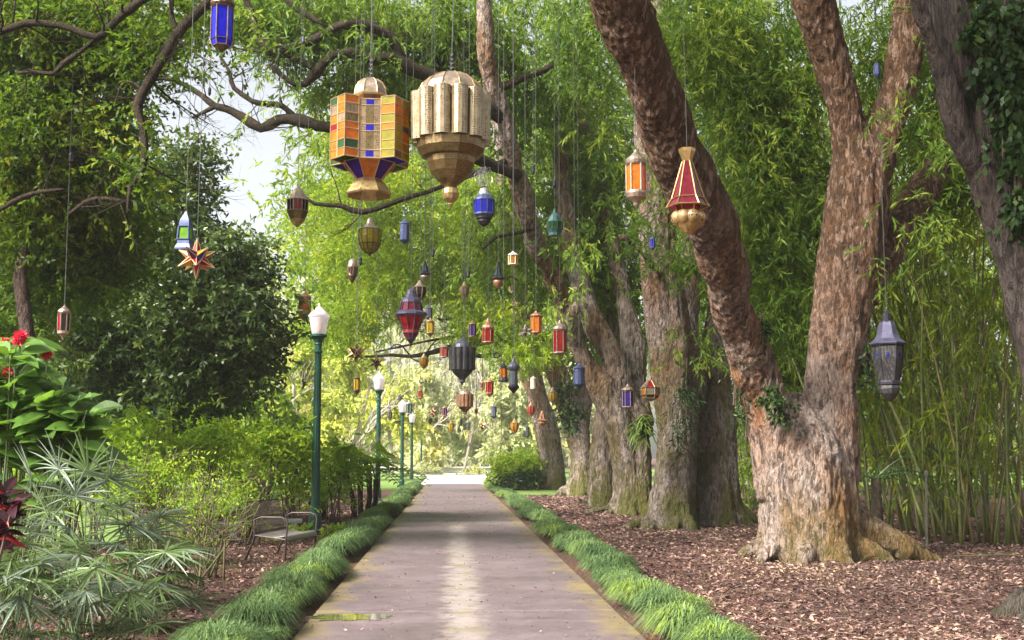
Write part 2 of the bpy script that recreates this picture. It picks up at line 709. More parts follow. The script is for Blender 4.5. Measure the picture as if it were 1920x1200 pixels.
# ================================================================== THE SETTING
def path_mat():
    m = bpy.data.materials.new('path_concrete')
    nt, out = nodes(m)
    tc = N(nt, 'ShaderNodeTexCoord')
    v = tc.outputs['Object']
    sp = N(nt, 'ShaderNodeSeparateXYZ')
    nt.links.new(v, sp.inputs[0])
    n1 = noise_n(nt, v, 0.9, 6, 0.6)
    n2 = noise_n(nt, v, 6, 8, 0.7)
    n3 = noise_n(nt, v, 60, 4, 0.7)
    c = ramp(nt, n1.outputs[0], [(0.3, (0.078, 0.056, 0.064)), (0.52, (0.124, 0.088, 0.098)), (0.72, (0.168, 0.124, 0.132))]).outputs[0]
    c = mix(nt, 0.35, c, ramp(nt, n2.outputs[0], [(0.35, (0.06, 0.042, 0.050)), (0.65, (0.20, 0.150, 0.160))]).outputs[0])
    c = mix(nt, 0.25, c, ramp(nt, n3.outputs[0], [(0.4, (0.05, 0.04, 0.04)), (0.62, (0.20, 0.165, 0.155))]).outputs[0])
    # pale worn strip of mortar that runs along the middle, wavering
    wx = math_n(nt, 'ADD', sp.outputs[0], math_n(nt, 'MULTIPLY', math_n(nt, 'SUBTRACT', n2.outputs[0], 0.5), 0.75))
    dx = math_n(nt, 'ABSOLUTE', math_n(nt, 'SUBTRACT', wx, 0.13))
    strip = ramp(nt, dx, [(0.07, (1, 1, 1)), (0.24, (0, 0, 0))]).outputs[0]
    yl = N(nt, 'ShaderNodeMapRange')
    yl.inputs[1].default_value = 25.5
    yl.inputs[2].default_value = 24.3
    nt.links.new(sp.outputs[1], yl.inputs[0])
    strip = math_n(nt, 'MULTIPLY', math_n(nt, 'MULTIPLY', strip, yl.outputs[0]), ramp(nt, n3.outputs[0], [(0.3, (0.45, 0.45, 0.45)), (0.6, (0.9, 0.9, 0.9))]).outputs[0])
    c = mix(nt, strip, c, (0.29, 0.245, 0.225))
    # pale cross strip
    dy = math_n(nt, 'ABSOLUTE', math_n(nt, 'SUBTRACT', sp.outputs[1], 24.7))
    cs = ramp(nt, math_n(nt, 'ADD', dy, math_n(nt, 'MULTIPLY', n2.outputs[0], 0.5)), [(0.6, (1, 1, 1)), (0.95, (0, 0, 0))]).outputs[0]
    c = mix(nt, math_n(nt, 'MULTIPLY', cs, 0.75), c, (0.22, 0.19, 0.175))
    # moss along both edges and in the strip
    ed = math_n(nt, 'ABSOLUTE', math_n(nt, 'SUBTRACT', sp.outputs[0], 0.15))
    ed = math_n(nt, 'ADD', ed, math_n(nt, 'MULTIPLY', math_n(nt, 'SUBTRACT', n1.outputs[0], 0.5), 1.6))
    moss = ramp(nt, math_n(nt, 'MULTIPLY', ed, 0.5), [(0.55, (0, 0, 0)), (0.69, (1, 1, 1))]).outputs[0]
    mossy = math_n(nt, 'MULTIPLY', moss, ramp(nt, n2.outputs[0], [(0.34, (0, 0, 0)), (0.52, (1, 1, 1))]).outputs[0])
    c = mix(nt, math_n(nt, 'MULTIPLY', mossy, 0.6), c, (0.20, 0.155, 0.02))
    m2 = math_n(nt, 'MULTIPLY', strip, ramp(nt, noise_n(nt, v, 1.6, 5).outputs[0], [(0.52, (0, 0, 0)), (0.62, (1, 1, 1))]).outputs[0])
    c = mix(nt, math_n(nt, 'MULTIPLY', m2, 0.7), c, (0.13, 0.11, 0.03))
    rgh = ramp(nt, n1.outputs[0], [(0.35, (0.48,) * 3), (0.6, (0.75,) * 3)]).outputs[0]
    h = math_n(nt, 'ADD', n2.outputs[0], math_n(nt, 'MULTIPLY', n3.outputs[0], 0.5))
    bsdf(nt, out, c, rgh, 0, 0.5, h, 0.35, 0.01)
    return m


def soil_mat():
    m = bpy.data.materials.new('mulch_soil')
    nt, out = nodes(m)
    tc = N(nt, 'ShaderNodeTexCoord')
    v = tc.outputs['Object']
    n1 = noise_n(nt, v, 0.5, 5, 0.6)
    vo = N(nt, 'ShaderNodeTexVoronoi')
    vo.inputs['Scale'].default_value = 26
    nt.links.new(v, vo.inputs['Vector'])
    n2 = noise_n(nt, v, 18, 7, 0.75)
    c = ramp(nt, n2.outputs[0], [(0.28, (0.035, 0.020, 0.014)), (0.5, (0.13, 0.065, 0.045)), (0.72, (0.26, 0.15, 0.11))]).outputs[0]
    c = mix(nt, 0.45, c, mix(nt, 1.0, vo.outputs['Color'], (0.20, 0.11, 0.08), 'MULTIPLY'))
    c = mix(nt, ramp(nt, n1.outputs[0], [(0.4, (0, 0, 0)), (0.6, (0.5, 0.5, 0.5))]).outputs[0], c, (0.09, 0.055, 0.05))
    h = math_n(nt, 'ADD', n2.outputs[0], vo.outputs['Distance'])
    bsdf(nt, out, c, 0.85, 0, 0.2, h, 0.9, 0.04)
    return m


M_PATH = path_mat()
M_SOIL = soil_mat()
M_PALE = simple('pale_paving', (0.74, 0.70, 0.66), 0.8, var=0.15, nscale=1.5)
M_LAWN = simple('lawn_green', (0.12, 0.20, 0.03), 0.9, var=0.4, nscale=3)

# ground: one sheet to the horizon, gently uneven near the camera
gx = np.concatenate([np.linspace(-300, -22, 12), np.linspace(-20, 20, 90), np.linspace(22, 300, 12)])
gy = np.concatenate([np.linspace(-60, 1, 8), np.linspace(2, 46, 100), np.linspace(48, 420, 16)])
GX, GY = np.meshgrid(gx, gy)


def ground_z(x, y):
    off = max(0.0, max(-1.7 - x, x - 2.0))
    k = min(1.0, off / 1.5) * (1.0 if y < 46 else 0.0)
    return k * (0.05 * mnoise.noise((x * 0.5, y * 0.5, 0)) + 0.03 * mnoise.noise((x * 1.7, y * 1.7, 3)) + 0.03)


GZ = np.array([[ground_z(x, y) for x in gx] for y in gy])
V = np.stack([GX, GY, GZ], -1).reshape(-1, 3)
nx, ny = len(gx), len(gy)
idx = np.arange(nx * ny).reshape(ny, nx)
F = np.stack([idx[:-1, :-1], idx[:-1, 1:], idx[1:, 1:], idx[1:, :-1]], -1).reshape(-1, 4)
o = mesh_np('ground', V, F, M_SOIL, smooth=True)
o['kind'] = 'structure'

# path in slabs, joints open
mb = MB()
X0, X1 = -1.25, 1.55
ys = [-6.0, 10.22, 10.9, 27.9, 38.0, 58.0]
for a, b in zip(ys[:-1], ys[1:]):
    drop = -0.004 if (a, b) == (10.22, 10.9) else 0.0
    mb.box(((X0 + X1) / 2, (a + b) / 2, 0.0 + drop), (X1 - X0, b - a - 0.025, 0.10))
o = mb.build('path', M_PATH)
bv = o.modifiers.new('b', 'BEVEL')
bv.width = 0.008
bv.segments = 2
o['kind'] = 'structure'

# far pale open ground in full light, with a grass strip
mb = MB()
mb.box((0.4, 74, 0.0), (6.4, 31.9, 0.07))
o = mb.build('plaza', M_PALE)
o['kind'] = 'structure'
mb = MB()
mb.box((-3.4, 62, 0.03), (3.6, 26, 0.10))
mb.box((4.8, 52, 0.03), (5.6, 22, 0.10))
mb.box((-2, 101, 0.02), (80, 20, 0.12))
mb.box((-14, 44, 0.0), (17, 50, 0.16))
mb.box((-24.4, 70, 0.0), (42, 40, 0.09))
mb.box((25, 72, 0.0), (42, 36, 0.09))
o = mb.build('lawn', M_LAWN)
o['kind'] = 'structure'

# rain water standing in the joint of the path
M_WATER = bpy.data.materials.new('standing_water')
nt, out = nodes(M_WATER)
nz = noise_n(nt, map_vec(nt), 5, 5)
bsdf(nt, out, ramp(nt, nz.outputs[0], [(0.4, (0.03, 0.03, 0.015)), (0.6, (0.10, 0.09, 0.03))]).outputs[0], 0.04, 0, 0.6)
pts = []
for i in range(40):
    a = 2 * math.pi * i / 40
    q = 1 + 0.75 * mnoise.noise((math.cos(a) * 2.2, math.sin(a) * 2.2, 4))
    pts.append((-0.88 + 0.36 * math.cos(a) * q, 10.55 + 0.22 * math.sin(a) * q, 0.050))
o = mesh_np('puddle', np.array(pts), [tuple(range(40))], M_WATER)
o['kind'] = 'structure'

# ------------------------------------------------------------------ border grass (two hedges of it)
M_BORDER = leaf_mat('border_grass_blade', (0.040, 0.080, 0.034), (0.17, 0.255, 0.105), (0.18, 0.30, 0.06), 0.35, 0.42, (0.26, 0.35, 0.05))


def border(side, n, y0, y1):
    u = rng.random(n)
    y = y0 * (y1 / y0) ** u
    # tufts: blades share a tuft centre
    tid = np.floor(y / (0.20 + 0.012 * y)).astype(int) * 3 + rng.integers(0, 3, n)
    tr = np.random.default_rng(3 + (side > 0))
    tabx = tr.random(5000)
    tabv = tr.random(5000)
    tabh = tr.random(5000)
    tid = tid % 5000
    wob = 0.10 * np.sin(y * 1.3 + side) + 0.06 * np.sin(y * 3.1)
    wdt = 0.45
    xo = 0.17 + wdt * np.clip(tabx[tid] + rng.normal(size=n) * 0.10, 0, 1) + wob * 0.6
    x = (X1 + xo) if side > 0 else (X0 - xo)
    hump = np.sin(np.pi * np.clip((xo - 0.02) / (wdt + 0.2), 0.06, 0.94))
    base = np.stack([x, y, 0.02 + 0.05 * hump], -1)
    k = 1 + 0.02 * y
    L = (0.14 + 0.12 * rng.random(n)) * (0.55 + 0.75 * tabh[tid]) * (0.85 + 0.3 * hump)
    W = (0.004 + 0.003 * rng.random(n)) * (0.75 + 0.065 * y)
    az = rng.random(n) * 2 * np.pi
    lean = 0.35 + 0.9 * rng.random(n)
    out_ = np.stack([np.cos(az) + np.where(side > 0, -0.55, 0.55) * (xo < 0.25), np.sin(az), np.zeros(n)], -1)
    out_ = unit(out_)
    sd = np.stack([-out_[:, 1], out_[:, 0], np.zeros(n)], -1)
    up = np.array([0, 0, 1.0])
    p1 = base + (up * 0.55 + out_ * (0.22 * lean)[:, None]) * L[:, None]
    p2 = base + (up * (0.88 - 0.25 * lean)[:, None] + out_ * (0.62 * lean)[:, None]) * L[:, None]
    p3 = base + (up * (0.86 - 0.55 * lean)[:, None] + out_ * (0.98 * lean)[:, None]) * L[:, None]
    Wv = (W / 2)[:, None]
    V = np.stack([base - sd * Wv * 0.8, base + sd * Wv * 0.8, p1 - sd * Wv, p1 + sd * Wv, p2 - sd * Wv * 0.8, p2 + sd * Wv * 0.8, p3 - sd * Wv * 0.15, p3 + sd * Wv * 0.15], 1)
    f = np.array([[0, 1, 3, 2], [2, 3, 5, 4], [4, 5, 7, 6]])
    F = (np.arange(n)[:, None, None] * 8 + f[None]).reshape(-1, 4)
    att = np.clip(0.08 + 0.75 * tabv[tid] + rng.normal(size=n) * 0.16, 0, 1)
    A = np.repeat(att, 8).reshape(n, 8)
    A[:, 4:] = np.clip(A[:, 4:] + 0.12, 0, 1)
    o = mesh_np('border_grass', V.reshape(-1, 3), F, M_BORDER, attr=A.ravel())
    return o


o = border(-1, 95000, 7.5, 56)
tag(o, 'tufted dark green border grass along the left edge of the path', 'border grass', kind='stuff')
o = border(1, 95000, 7.5, 56)
tag(o, 'tufted green border grass between the path and the row of big trees', 'border grass', kind='stuff')

# ------------------------------------------------------------------ leaf litter
M_LITTER = bpy.data.materials.new('dry_leaf')
nt, out = nodes(M_LITTER)
at = N(nt, 'ShaderNodeAttribute', attribute_name='v')
c = ramp(nt, at.outputs['Fac'], [(0.0, (0.035, 0.02, 0.018)), (0.35, (0.115, 0.064, 0.052)), (0.7, (0.235, 0.142, 0.115)), (0.95, (0.37, 0.25, 0.205)), (1.0, (0.42, 0.32, 0.10))]).outputs[0]
bsdf(nt, out, c, 0.7, 0, 0.3)


def litter(name, n, xr, y0, y1, label, size=0.042, zoff=0.012, dens=1.0, keep=None):
    u = rng.random(n)
    y = y0 * (y1 / y0) ** u
    x = xr[0] + (xr[1] - xr[0]) * rng.random(n)
    if keep is not None:
        kx = keep(x, y)
        x, y = x[kx], y[kx]
        n = len(x)
    z = np.array([ground_z(a, b) for a, b in zip(x, y)]) + zoff * (1 + rng.random(n))
    d = unit(np.stack([rng.normal(size=n), rng.normal(size=n), 0.28 * rng.normal(size=n)], -1))
    L = size * (0.35 + 1.5 * rng.random(n) ** 2) * (0.8 + 0.03 * y)
    W = L * (0.25 + 0.3 * rng.random(n))
    sd = unit(np.cross(d, np.array([0, 0, 1.0]) + 0.5 * rng.normal(size=(n, 3))))
    nor = np.cross(sd, d)
    pos = np.stack([x, y, z], -1)
    V = np.stack([pos - d * (L / 2)[:, None], pos + sd * (W / 2)[:, None] + nor * (W * 0.3)[:, None], pos + d * (L / 2)[:, None], pos - sd * (W / 2)[:, None] + nor * (W * 0.3)[:, None]], 1)
    F = np.arange(4 * n).reshape(n, 4)
    pt_ = np.array([mnoise.noise((a * .55, b * .4, 2)) + .5 * mnoise.noise((a * 1.7, b * 1.2, 5)) for a, b in zip(x, y)])
    o = mesh_np(name, V.reshape(-1, 3), F, M_LITTER, attr=np.repeat(np.clip(rng.random(n) ** 1.1 + .45 * pt_ - .06, 0, .965) + .035 * (rng.random(n) < .012), 4))
    tag(o, label, 'leaf litter', kind='stuff')
    return o


litter('leaf_litter', 150000, (1.95, 13), 7.5, 42, 'brown dry leaves covering the ground under the row of big trees')
litter('leaf_litter', 60000, (-9, -1.75), 7.0, 36, 'reddish brown mulch and dry leaves in the planting bed left of the path', size=0.04)
litter('fallen_leaves', 1900, (-1.2, 1.5), 8.0, 45, 'small dry leaf bits scattered over the pinkish path', size=0.021, zoff=0.054)

mb = MB()
for k in range(260):
    x = random.uniform(2.2, 11) if k % 3 else random.uniform(-7, -2)
    y = 8.5 * (34 / 8.5) ** random.random()
    a = random.uniform(0, 6.28)
    l_ = random.uniform(.08, .4)
    c = np.array([x, y, ground_z(x, y) + .03])
    d = np.array([math.cos(a), math.sin(a), 0]) * l_ / 2
    mb.tube([c - d, c + np.array([random.gauss(0, .02), random.gauss(0, .02), .015]), c + d], [.006, .005, .002], 4)
o = mb.build('fallen_twigs', simple('twig_brown', (0.13, 0.09, 0.06), .9, var=.5, nscale=2))
tag(o, 'small dry twigs scattered over the mulch on both sides of the path', 'twigs', kind='stuff')

# ================================================================== TREES
M_BARK1 = bark_mat('bark_peeling', (0.52, 0.425, 0.375), (0.43, 0.20, 0.09), (0.058, 0.034, 0.022), 0.6, 1.0, zbias=(3.4, 6.4, (0.15, 0.076, 0.036)), crk=0.3)
M_BARK2 = bark_mat('bark_grey', (0.43, 0.36, 0.33), (0.31, 0.165, 0.08), (0.055, 0.038, 0.03), 0.95, 1.1, moss_z=4.5)
M_BARK3 = bark_mat('bark_far', (0.42, 0.35, 0.315), (0.30, 0.17, 0.085), (0.06, 0.04, 0.03), 0.9, 0.8, moss_z=3.6)
M_BARK4 = bark_mat('bark_dark', (0.17, 0.12, 0.095), (0.13, 0.075, 0.05), (0.04, 0.027, 0.022), 0.3, 1.3)
M_BARK0 = bark_mat('bark_ridged', (0.19, 0.155, 0.14), (0.12, 0.09, 0.075), (0.035, 0.027, 0.024), 0.3, 1.5, zs=0.14)
M_LIMB = bark_mat('bark_limb', (0.105, 0.070, 0.045), (0.07, 0.055, 0.028), (0.025, 0.018, 0.013), 0, 2.0)
M_TWIG = simple('pale_twig', (0.34, 0.29, 0.26), 0.9)
M_TWIG_D = simple('dark_twig', (0.09, 0.065, 0.045), 0.9)

M_LF_DROOP = leaf_mat('leaf_drooping', (0.040, 0.092, 0.014), (0.165, 0.260, 0.034), (0.28, 0.43, 0.03), 0.45, 0.45, (0.29, 0.35, 0.05))
M_LF_BRIGHT = leaf_mat('leaf_bright', (0.065, 0.135, 0.010), (0.21, 0.315, 0.020), (0.38, 0.50, 0.02), 0.5, 0.45, (0.36, 0.40, 0.03))  # lighter leaf colour, stands in for backlight on the centre foliage
M_LF_OAK = leaf_mat('leaf_oak', (0.032, 0.074, 0.008), (0.115, 0.190, 0.018), (0.24, 0.39, 0.02), 0.45, 0.45, (0.22, 0.22, 0.02))
M_LF_DARK = leaf_mat('leaf_dark_glossy', (0.024, 0.046, 0.016), (0.085, 0.130, 0.036), (0.16, 0.26, 0.03), 0.28, 0.36, (0.19, 0.25, 0.05), 0.35)
M_LF_SHRUB = leaf_mat('leaf_shrub', (0.09, 0.18, 0.014), (0.26, 0.40, 0.028), (0.42, 0.60, 0.03), 0.45, 0.45, (0.42, 0.50, 0.05))
M_LF_PALE = leaf_mat('leaf_far_pale', (0.34, 0.37, 0.20), (0.60, 0.62, 0.34), (0.62, 0.66, 0.32), 0.45, 0.6, (0.60, 0.56, 0.14))  # far haze and glare put into the leaf colour
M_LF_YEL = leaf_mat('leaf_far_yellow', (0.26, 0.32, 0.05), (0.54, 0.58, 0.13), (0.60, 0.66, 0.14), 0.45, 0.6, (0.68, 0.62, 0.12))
M_LF_IVY = leaf_mat('leaf_ivy', (0.012, 0.030, 0.010), (0.035, 0.07, 0.018), (0.08, 0.14, 0.02), 0.2, 0.4, (0.10, 0.14, 0.04))
M_LF_BAMB = leaf_mat('leaf_bamboo', (0.062, 0.12, 0.010), (0.22, 0.29, 0.022), (0.40, 0.50, 0.02), 0.45, 0.45, (0.28, 0.30, 0.03))

NARROW = dict(L=0.125, W=0.028, per=14, spray_len=0.42, droop=0.5, spread=0.62)
NARROW_F = dict(L=0.19, W=0.055, per=12, spray_len=0.55, droop=0.42, spread=0.7)
SMALL = dict(L=0.088, W=0.042, per=13, spray_len=0.45, droop=0.2, spread=0.8)
BROAD = dict(L=0.125, W=0.058, per=11, spray_len=0.4, droop=0.15, spread=0.95)


def crown(parent, blobs, mat, style, name='crown', clump_r=0.34, vvar=0.3, k=1.35):
    """blobs: (px,py,D,rx_px,ry_px,depth_r,leaves,vbase)"""
    lv = Leaves()
    for px, py, D, rx, ry, dr, n, vb in blobs:
        n = int(n * k)
        c = P(px, py, D)
        r = (rx * pxm(D), dr, ry * pxm(D))
        lv.add(*sprays(c, r, n, clumps=max(5, int(n / 230)), clump_r=clump_r, vbase=vb, vvar=vvar, **style))
    return lv.build(name, mat, parent)


def at_ground(px, D):
    p = P(px, 850, D)
    return np.array([p[0], D, 0.0])


GRP_ROW = 'big trees in the row right of the path'
# ---- T1 : the big forked tree
g = G(1520, 1052)
t1 = thing('forked_tree', 'largest tree of the row, pale forked trunk with peeling orange bark nearest the path edge', 'tree', g, GRP_ROW)
D = g[1]
st = [
    px_stem([(1523, 1085, D, 108), (1522, 1000, D, 97), (1522, 920, D, 92), (1516, 850, D, 86), (1508, 805, D, 66), (1500, 765, D, 42), (1494, 735, D, 16)]),
    px_stem([(1478, 930, D, 56), (1460, 820, D, 54), (1432, 740, D - .1, 44), (1410, 690, D - .3, 42), (1380, 600, D - .8, 41), (1356, 500, D - 1.4, 46), (1326, 400, D - 2.0, 50), (1274, 300, D - 2.5, 51), (1237, 200, D - 3.0, 55), (1199, 100, D - 3.5, 56), (1156, 0, D - 4, 53), (1100, -130, D - 4.4, 52), (1030, -300, D - 4.6, 40)]),
    px_stem([(1552, 900, D, 66), (1558, 790, D, 58), (1563, 700, D, 52), (1578, 600, D, 58), (1590, 500, D, 61), (1604, 400, D, 61), (1618, 310, D, 60), (1620, 255, D, 50)]),
    px_stem([(1612, 330, D, 45), (1592, 230, D - .1, 40), (1572, 150, D - .2, 40), (1553, 90, D - .3, 41), (1527, 0, D - .5, 42), (1480, -150, D - .8, 36), (1430, -300, D - 1, 26)]),
    px_stem([(1632, 330, D, 45), (1652, 250, D, 40), (1680, 160, D, 38), (1700, 80, D, 35), (1713, 0, D, 33), (1735, -150, D, 28), (1780, -300, D, 18)]),
    px_stem([(1610, 560, D + .1, 38), (1650, 480, D + .3, 34), (1692, 420, D + .7, 33), (1738, 350, D + 1.2, 30), (1778, 275, D + 1.7, 26), (1830, 180, D + 2.2, 20), (1880, 100, D + 2.5, 14)]),
]
st += root_stems(g, 0.70, [(-4, 1.25, 0.27, 1.15), (-32, 0.55, 0.18, 0.5), (-75, 0.35, 0.16, 0.35), (-115, 0.3, 0.17, 0.35), (-150, 0.4, 0.17, 0.4), (175, 0.45, 0.15, 0.4), (60, 0.6, 0.2, 0.5), (120, 0.6, 0.2, 0.5)])
trunk('trunk', st, M_BARK1, t1, 0.024, 0.026, 0.06, 6, 4.5, 0.06)
crown(t1, [(1420, 100, 18.5, 110, 160, 1.3, 13000, .5), (1385, 330, 18.5, 80, 150, 1.0, 9000, .5), (1640, 110, 17.2, 60, 80, 0.8, 3000, .6), (1790, 230, 18.5, 90, 190, 1.2, 9000, .45),
           (1470, 330, 18.8, 70, 230, 1.0, 11000, .5), (1480, 560, 18.8, 60, 120, 0.9, 5000, .45), (1290, 40, 18, 80, 120, 1.0, 6000, .7), (1740, 40, 18, 140, 100, 1.0, 6000, .5), (1770, 260, 16, 50, 40, .4, 700, .55), (1720, 420, 15, 34, 50, .3, 350, .5), (1690, 200, 14.6, 30, 22, .3, 200, .6)], M_LF_DROOP, NARROW)
# unseen upper crown, added high over the path to cast shade
lv = Leaves()
for c, r, n in [((2.0, 7.0, 11.5), (5.5, 6.0, 1.6), 12000), ((-2.5, 14.0, 12.5), (4.5, 5.0, 1.5), 7000), ((6.5, 13.0, 12.0), (4.0, 6.0, 1.5), 8000), ((1.0, 0.0, 11.5), (6.0, 5.0, 1.6), 7000)]:
    lv.add(*sprays(c, r, n, L=0.3, W=0.10, per=12, spray_len=0.8, droop=0.5, clump_r=0.8))
lv.build('crown', M_LF_DROOP, t1)

# ---- T2 : grey double trunk
g = G(1290, 992)
D = g[1]
t2 = thing('twin_trunk_tree', 'pale grey trunk with a darker mossy second trunk fused behind, next after the largest tree', 'tree', g, GRP_ROW)
st = [
    px_stem([(1257, 1005, D, 58), (1260, 950, D, 46), (1266, 890, D, 40), (1268, 800, D, 38), (1260, 700, D, 39), (1248, 600, D, 38), (1240, 500, D, 36), (1232, 400, D, 33), (1222, 300, D, 29), (1215, 200, D, 26), (1228, 90, D, 26), (1240, 0, D, 24), (1250, -120, D, 18)]),
    px_stem([(1345, 1008, D + .7, 56), (1342, 950, D + .7, 46), (1340, 890, D + .7, 43), (1338, 800, D + .8, 40), (1338, 730, D + .9, 34), (1348, 620, D + 1.2, 30), (1375, 500, D + 1.4, 27), (1402, 420, D + 1.5, 25), (1418, 320, D + 1.7, 20), (1425, 150, D + 2, 15)]),
    px_stem([(1285, 740, D + .3, 32), (1300, 690, D + .5, 27), (1288, 600, D + 1, 22), (1300, 450, D + 1.2, 18)]),
    px_stem([(1250, 535, D - .2, 8), (1222, 495, D - .6, 6), (1190, 462, D - 1, 5), (1160, 440, D - 1.2, 3)]),
]
ga = at_ground(1262, D)
st += root_stems(ga, 0.48, [(185, 0.75, 0.15, 0.6), (215, 0.4, 0.17, 0.5), (-100, 0.25, 0.15, 0.4), (-70, 0.25, 0.14, 0.4)])
gb = at_ground(1345, D + .7)
st += root_stems(gb, 0.46, [(-10, 0.55, 0.16, 0.7), (-40, 0.4, 0.14, 0.5), (-95, 0.3, 0.13, 0.4)])
trunk('trunk', [[(*q[:3], q[3] * 1.08) for q in s_] for s_ in st], M_BARK2, t2, 0.035, 0.032, 0.07, 4, 3.6, 0.13)
crown(t2, [(1330, 560, 26, 90, 200, 1.3, 8000, .55), (1450, 620, 27, 110, 210, 1.3, 11000, .5), (1130, 260, 29.5, 90, 160, 1.2, 8000, .6), (1360, 130, 27, 140, 200, 1.5, 9000, .5),
           (1140, 470, 30.5, 70, 110, 1.0, 5500, .6), (1440, 860, 27, 40, 90, 0.8, 2000, .7), (1120, 30, 25, 110, 130, 1.2, 7000, .45), (1300, 490, 21.8, 36, 60, 0.4, 700, .55), (1215, 430, 21.6, 45, 30, 0.4, 450, .6), (1318, 640, 21.8, 22, 50, .3, 300, .65), (1210, 300, 21.3, 30, 30, .3, 250, .6), (1560, 480, 28, 150, 300, 1.5, 9000, .5)], M_LF_DROOP, dict(NARROW, L=0.15, W=0.036))

# ---- T3 : three leaning stems
g = G(1186, 966)
D = g[1]
t3 = thing('leaning_tree', 'tree whose long thin stem leans far left over the path, third from the front', 'tree', g, GRP_ROW)
st = [
    px_stem([(1185, 975, D, 46), (1186, 930, D, 38), (1186, 880, D, 36), (1180, 830, D, 37), (1164, 790, D, 35), (1138, 745, D, 29), (1108, 700, D, 24), (1086, 650, D, 21), (1069, 600, D - .3, 20), (1050, 550, D - .6, 19), (1030, 500, D - 1, 19), (1008, 450, D - 1.4, 19), (988, 400, D - 1.8, 20), (962, 300, D - 2.6, 19), (938, 200, D - 3.2, 17), (917, 100, D - 3.6, 15), (905, -20, D - 4, 12)]),
    px_stem([(1186, 790, D + .1, 30), (1165, 720, D + .2, 25), (1142, 660, D + .3, 24), (1115, 600, D + .4, 21), (1095, 560, D + .5, 19), (1075, 480, D + .6, 16), (1062, 400, D + .7, 14), (1050, 250, D + .8, 10)]),
    px_stem([(1200, 800, D + .4, 28), (1192, 720, D + .6, 26), (1186, 650, D + .8, 24), (1172, 570, D + 1, 21), (1150, 450, D + 1.2, 17), (1125, 340, D + 1.4, 15), (1090, 220, D + 1.6, 13), (1065, 80, D + 1.8, 10)]),
]
st += root_stems(g, 0.45, [(180, 0.9, 0.17, 0.55), (205, 0.4, 0.14, 0.4), (-95, 0.25, 0.13, 0.4), (-60, 0.3, 0.14, 0.45), (-20, 0.4, 0.14, 0.5)])
trunk('trunk', [[(*q[:3], q[3] * 1.0) for q in s_] for s_ in st], M_BARK3, t3, 0.042, 0.034, 0.07, 3, 3.2, 0.13)
limb_mesh('limb', [
    px_stem([(945, 225, D - 3, 12), (905, 195, D - 3.4, 12), (850, 160, D - 3.8, 12), (800, 140, D - 4, 12), (765, 126, D - 4.2, 12), (735, 108, D - 4.4, 12), (700, 112, D - 4.6, 10), (655, 98, D - 4.8, 9), (620, 108, D - 5, 8), (592, 135, D - 5, 9), (570, 158, D - 5, 7), (540, 150, D - 5, 5), (505, 120, D - 5, 4)]),
    px_stem([(760, 125, D - 4.2, 10), (738, 78, D - 4.4, 10), (712, 55, D - 4.6, 10), (670, 44, D - 4.8, 9), (630, 52, D - 5, 9), (590, 75, D - 5, 8), (545, 92, D - 5, 8), (510, 98, D - 5, 7), (485, 70, D - 5, 6), (470, 20, D - 5, 5), (440, -30, D - 5, 4)]),
    px_stem([(630, 236, D - 4.4, 11), (595, 238, D - 4.4, 11), (560, 224, D - 4.4, 11), (525, 226, D - 4.4, 10), (490, 238, D - 4.4, 9), (452, 218, D - 4.4, 8), (425, 206, D - 4.4, 7), (400, 198, D - 4.4, 6), (375, 178, D - 4.4, 5), (345, 158, D - 4.4, 4), (310, 148, D - 4.4, 3)]),
    px_stem([(972, 330, D - 2.6, 10), (900, 300, D - 3.4, 10), (840, 275, D - 4, 11), (760, 246, D - 4.3, 11), (690, 238, D - 4.4, 11), (620, 236, D - 4.4, 11)]),
    px_stem([(402, 198, D - 4.4, 4.5), (385, 207, D - 4.4, 3.5), (360, 220, D - 4.4, 2.5)]),
    px_stem([(500, 195, D - 4.6, 5), (470, 188, D - 4.6, 4.5), (440, 165, D - 4.6, 4), (430, 135, D - 4.6, 3), (412, 105, D - 4.6, 2.5)]),
    px_stem([(560, 222, D - 4.4, 5), (530, 200, D - 4.5, 5), (500, 196, D - 4.6, 5)]),
    px_stem([(620, 55, D - 5, 4), (560, 20, D - 5, 4), (520, -20, D - 5, 3)]),
    px_stem([(592, 135, D - 5, 4), (570, 110, D - 5, 3.5), (520, 105, D - 5, 3), (470, 92, D - 5, 2.5)]),
    px_stem([(925, 170, D - 3.4, 8), (985, 145, D - 3.2, 6.5), (1045, 120, D - 3, 6), (1100, 85, D - 2.8, 4), (1150, 60, D - 2.8, 3)]),
    px_stem([(955, 300, D - 2.6, 7), (880, 330, D - 3, 5), (800, 360, D - 3, 4), (745, 378, D - 3, 4), (680, 398, D - 3, 5), (640, 385, D - 3, 4), (590, 382, D - 3, 3), (560, 360, D - 3, 2)]),
    px_stem([(1000, 430, D - 1.8, 4), (960, 440, D - 2, 3), (930, 445, D - 2, 3), (905, 470, D - 2, 2)]),
], M_LIMB, t3, 8, 0.05, .45)
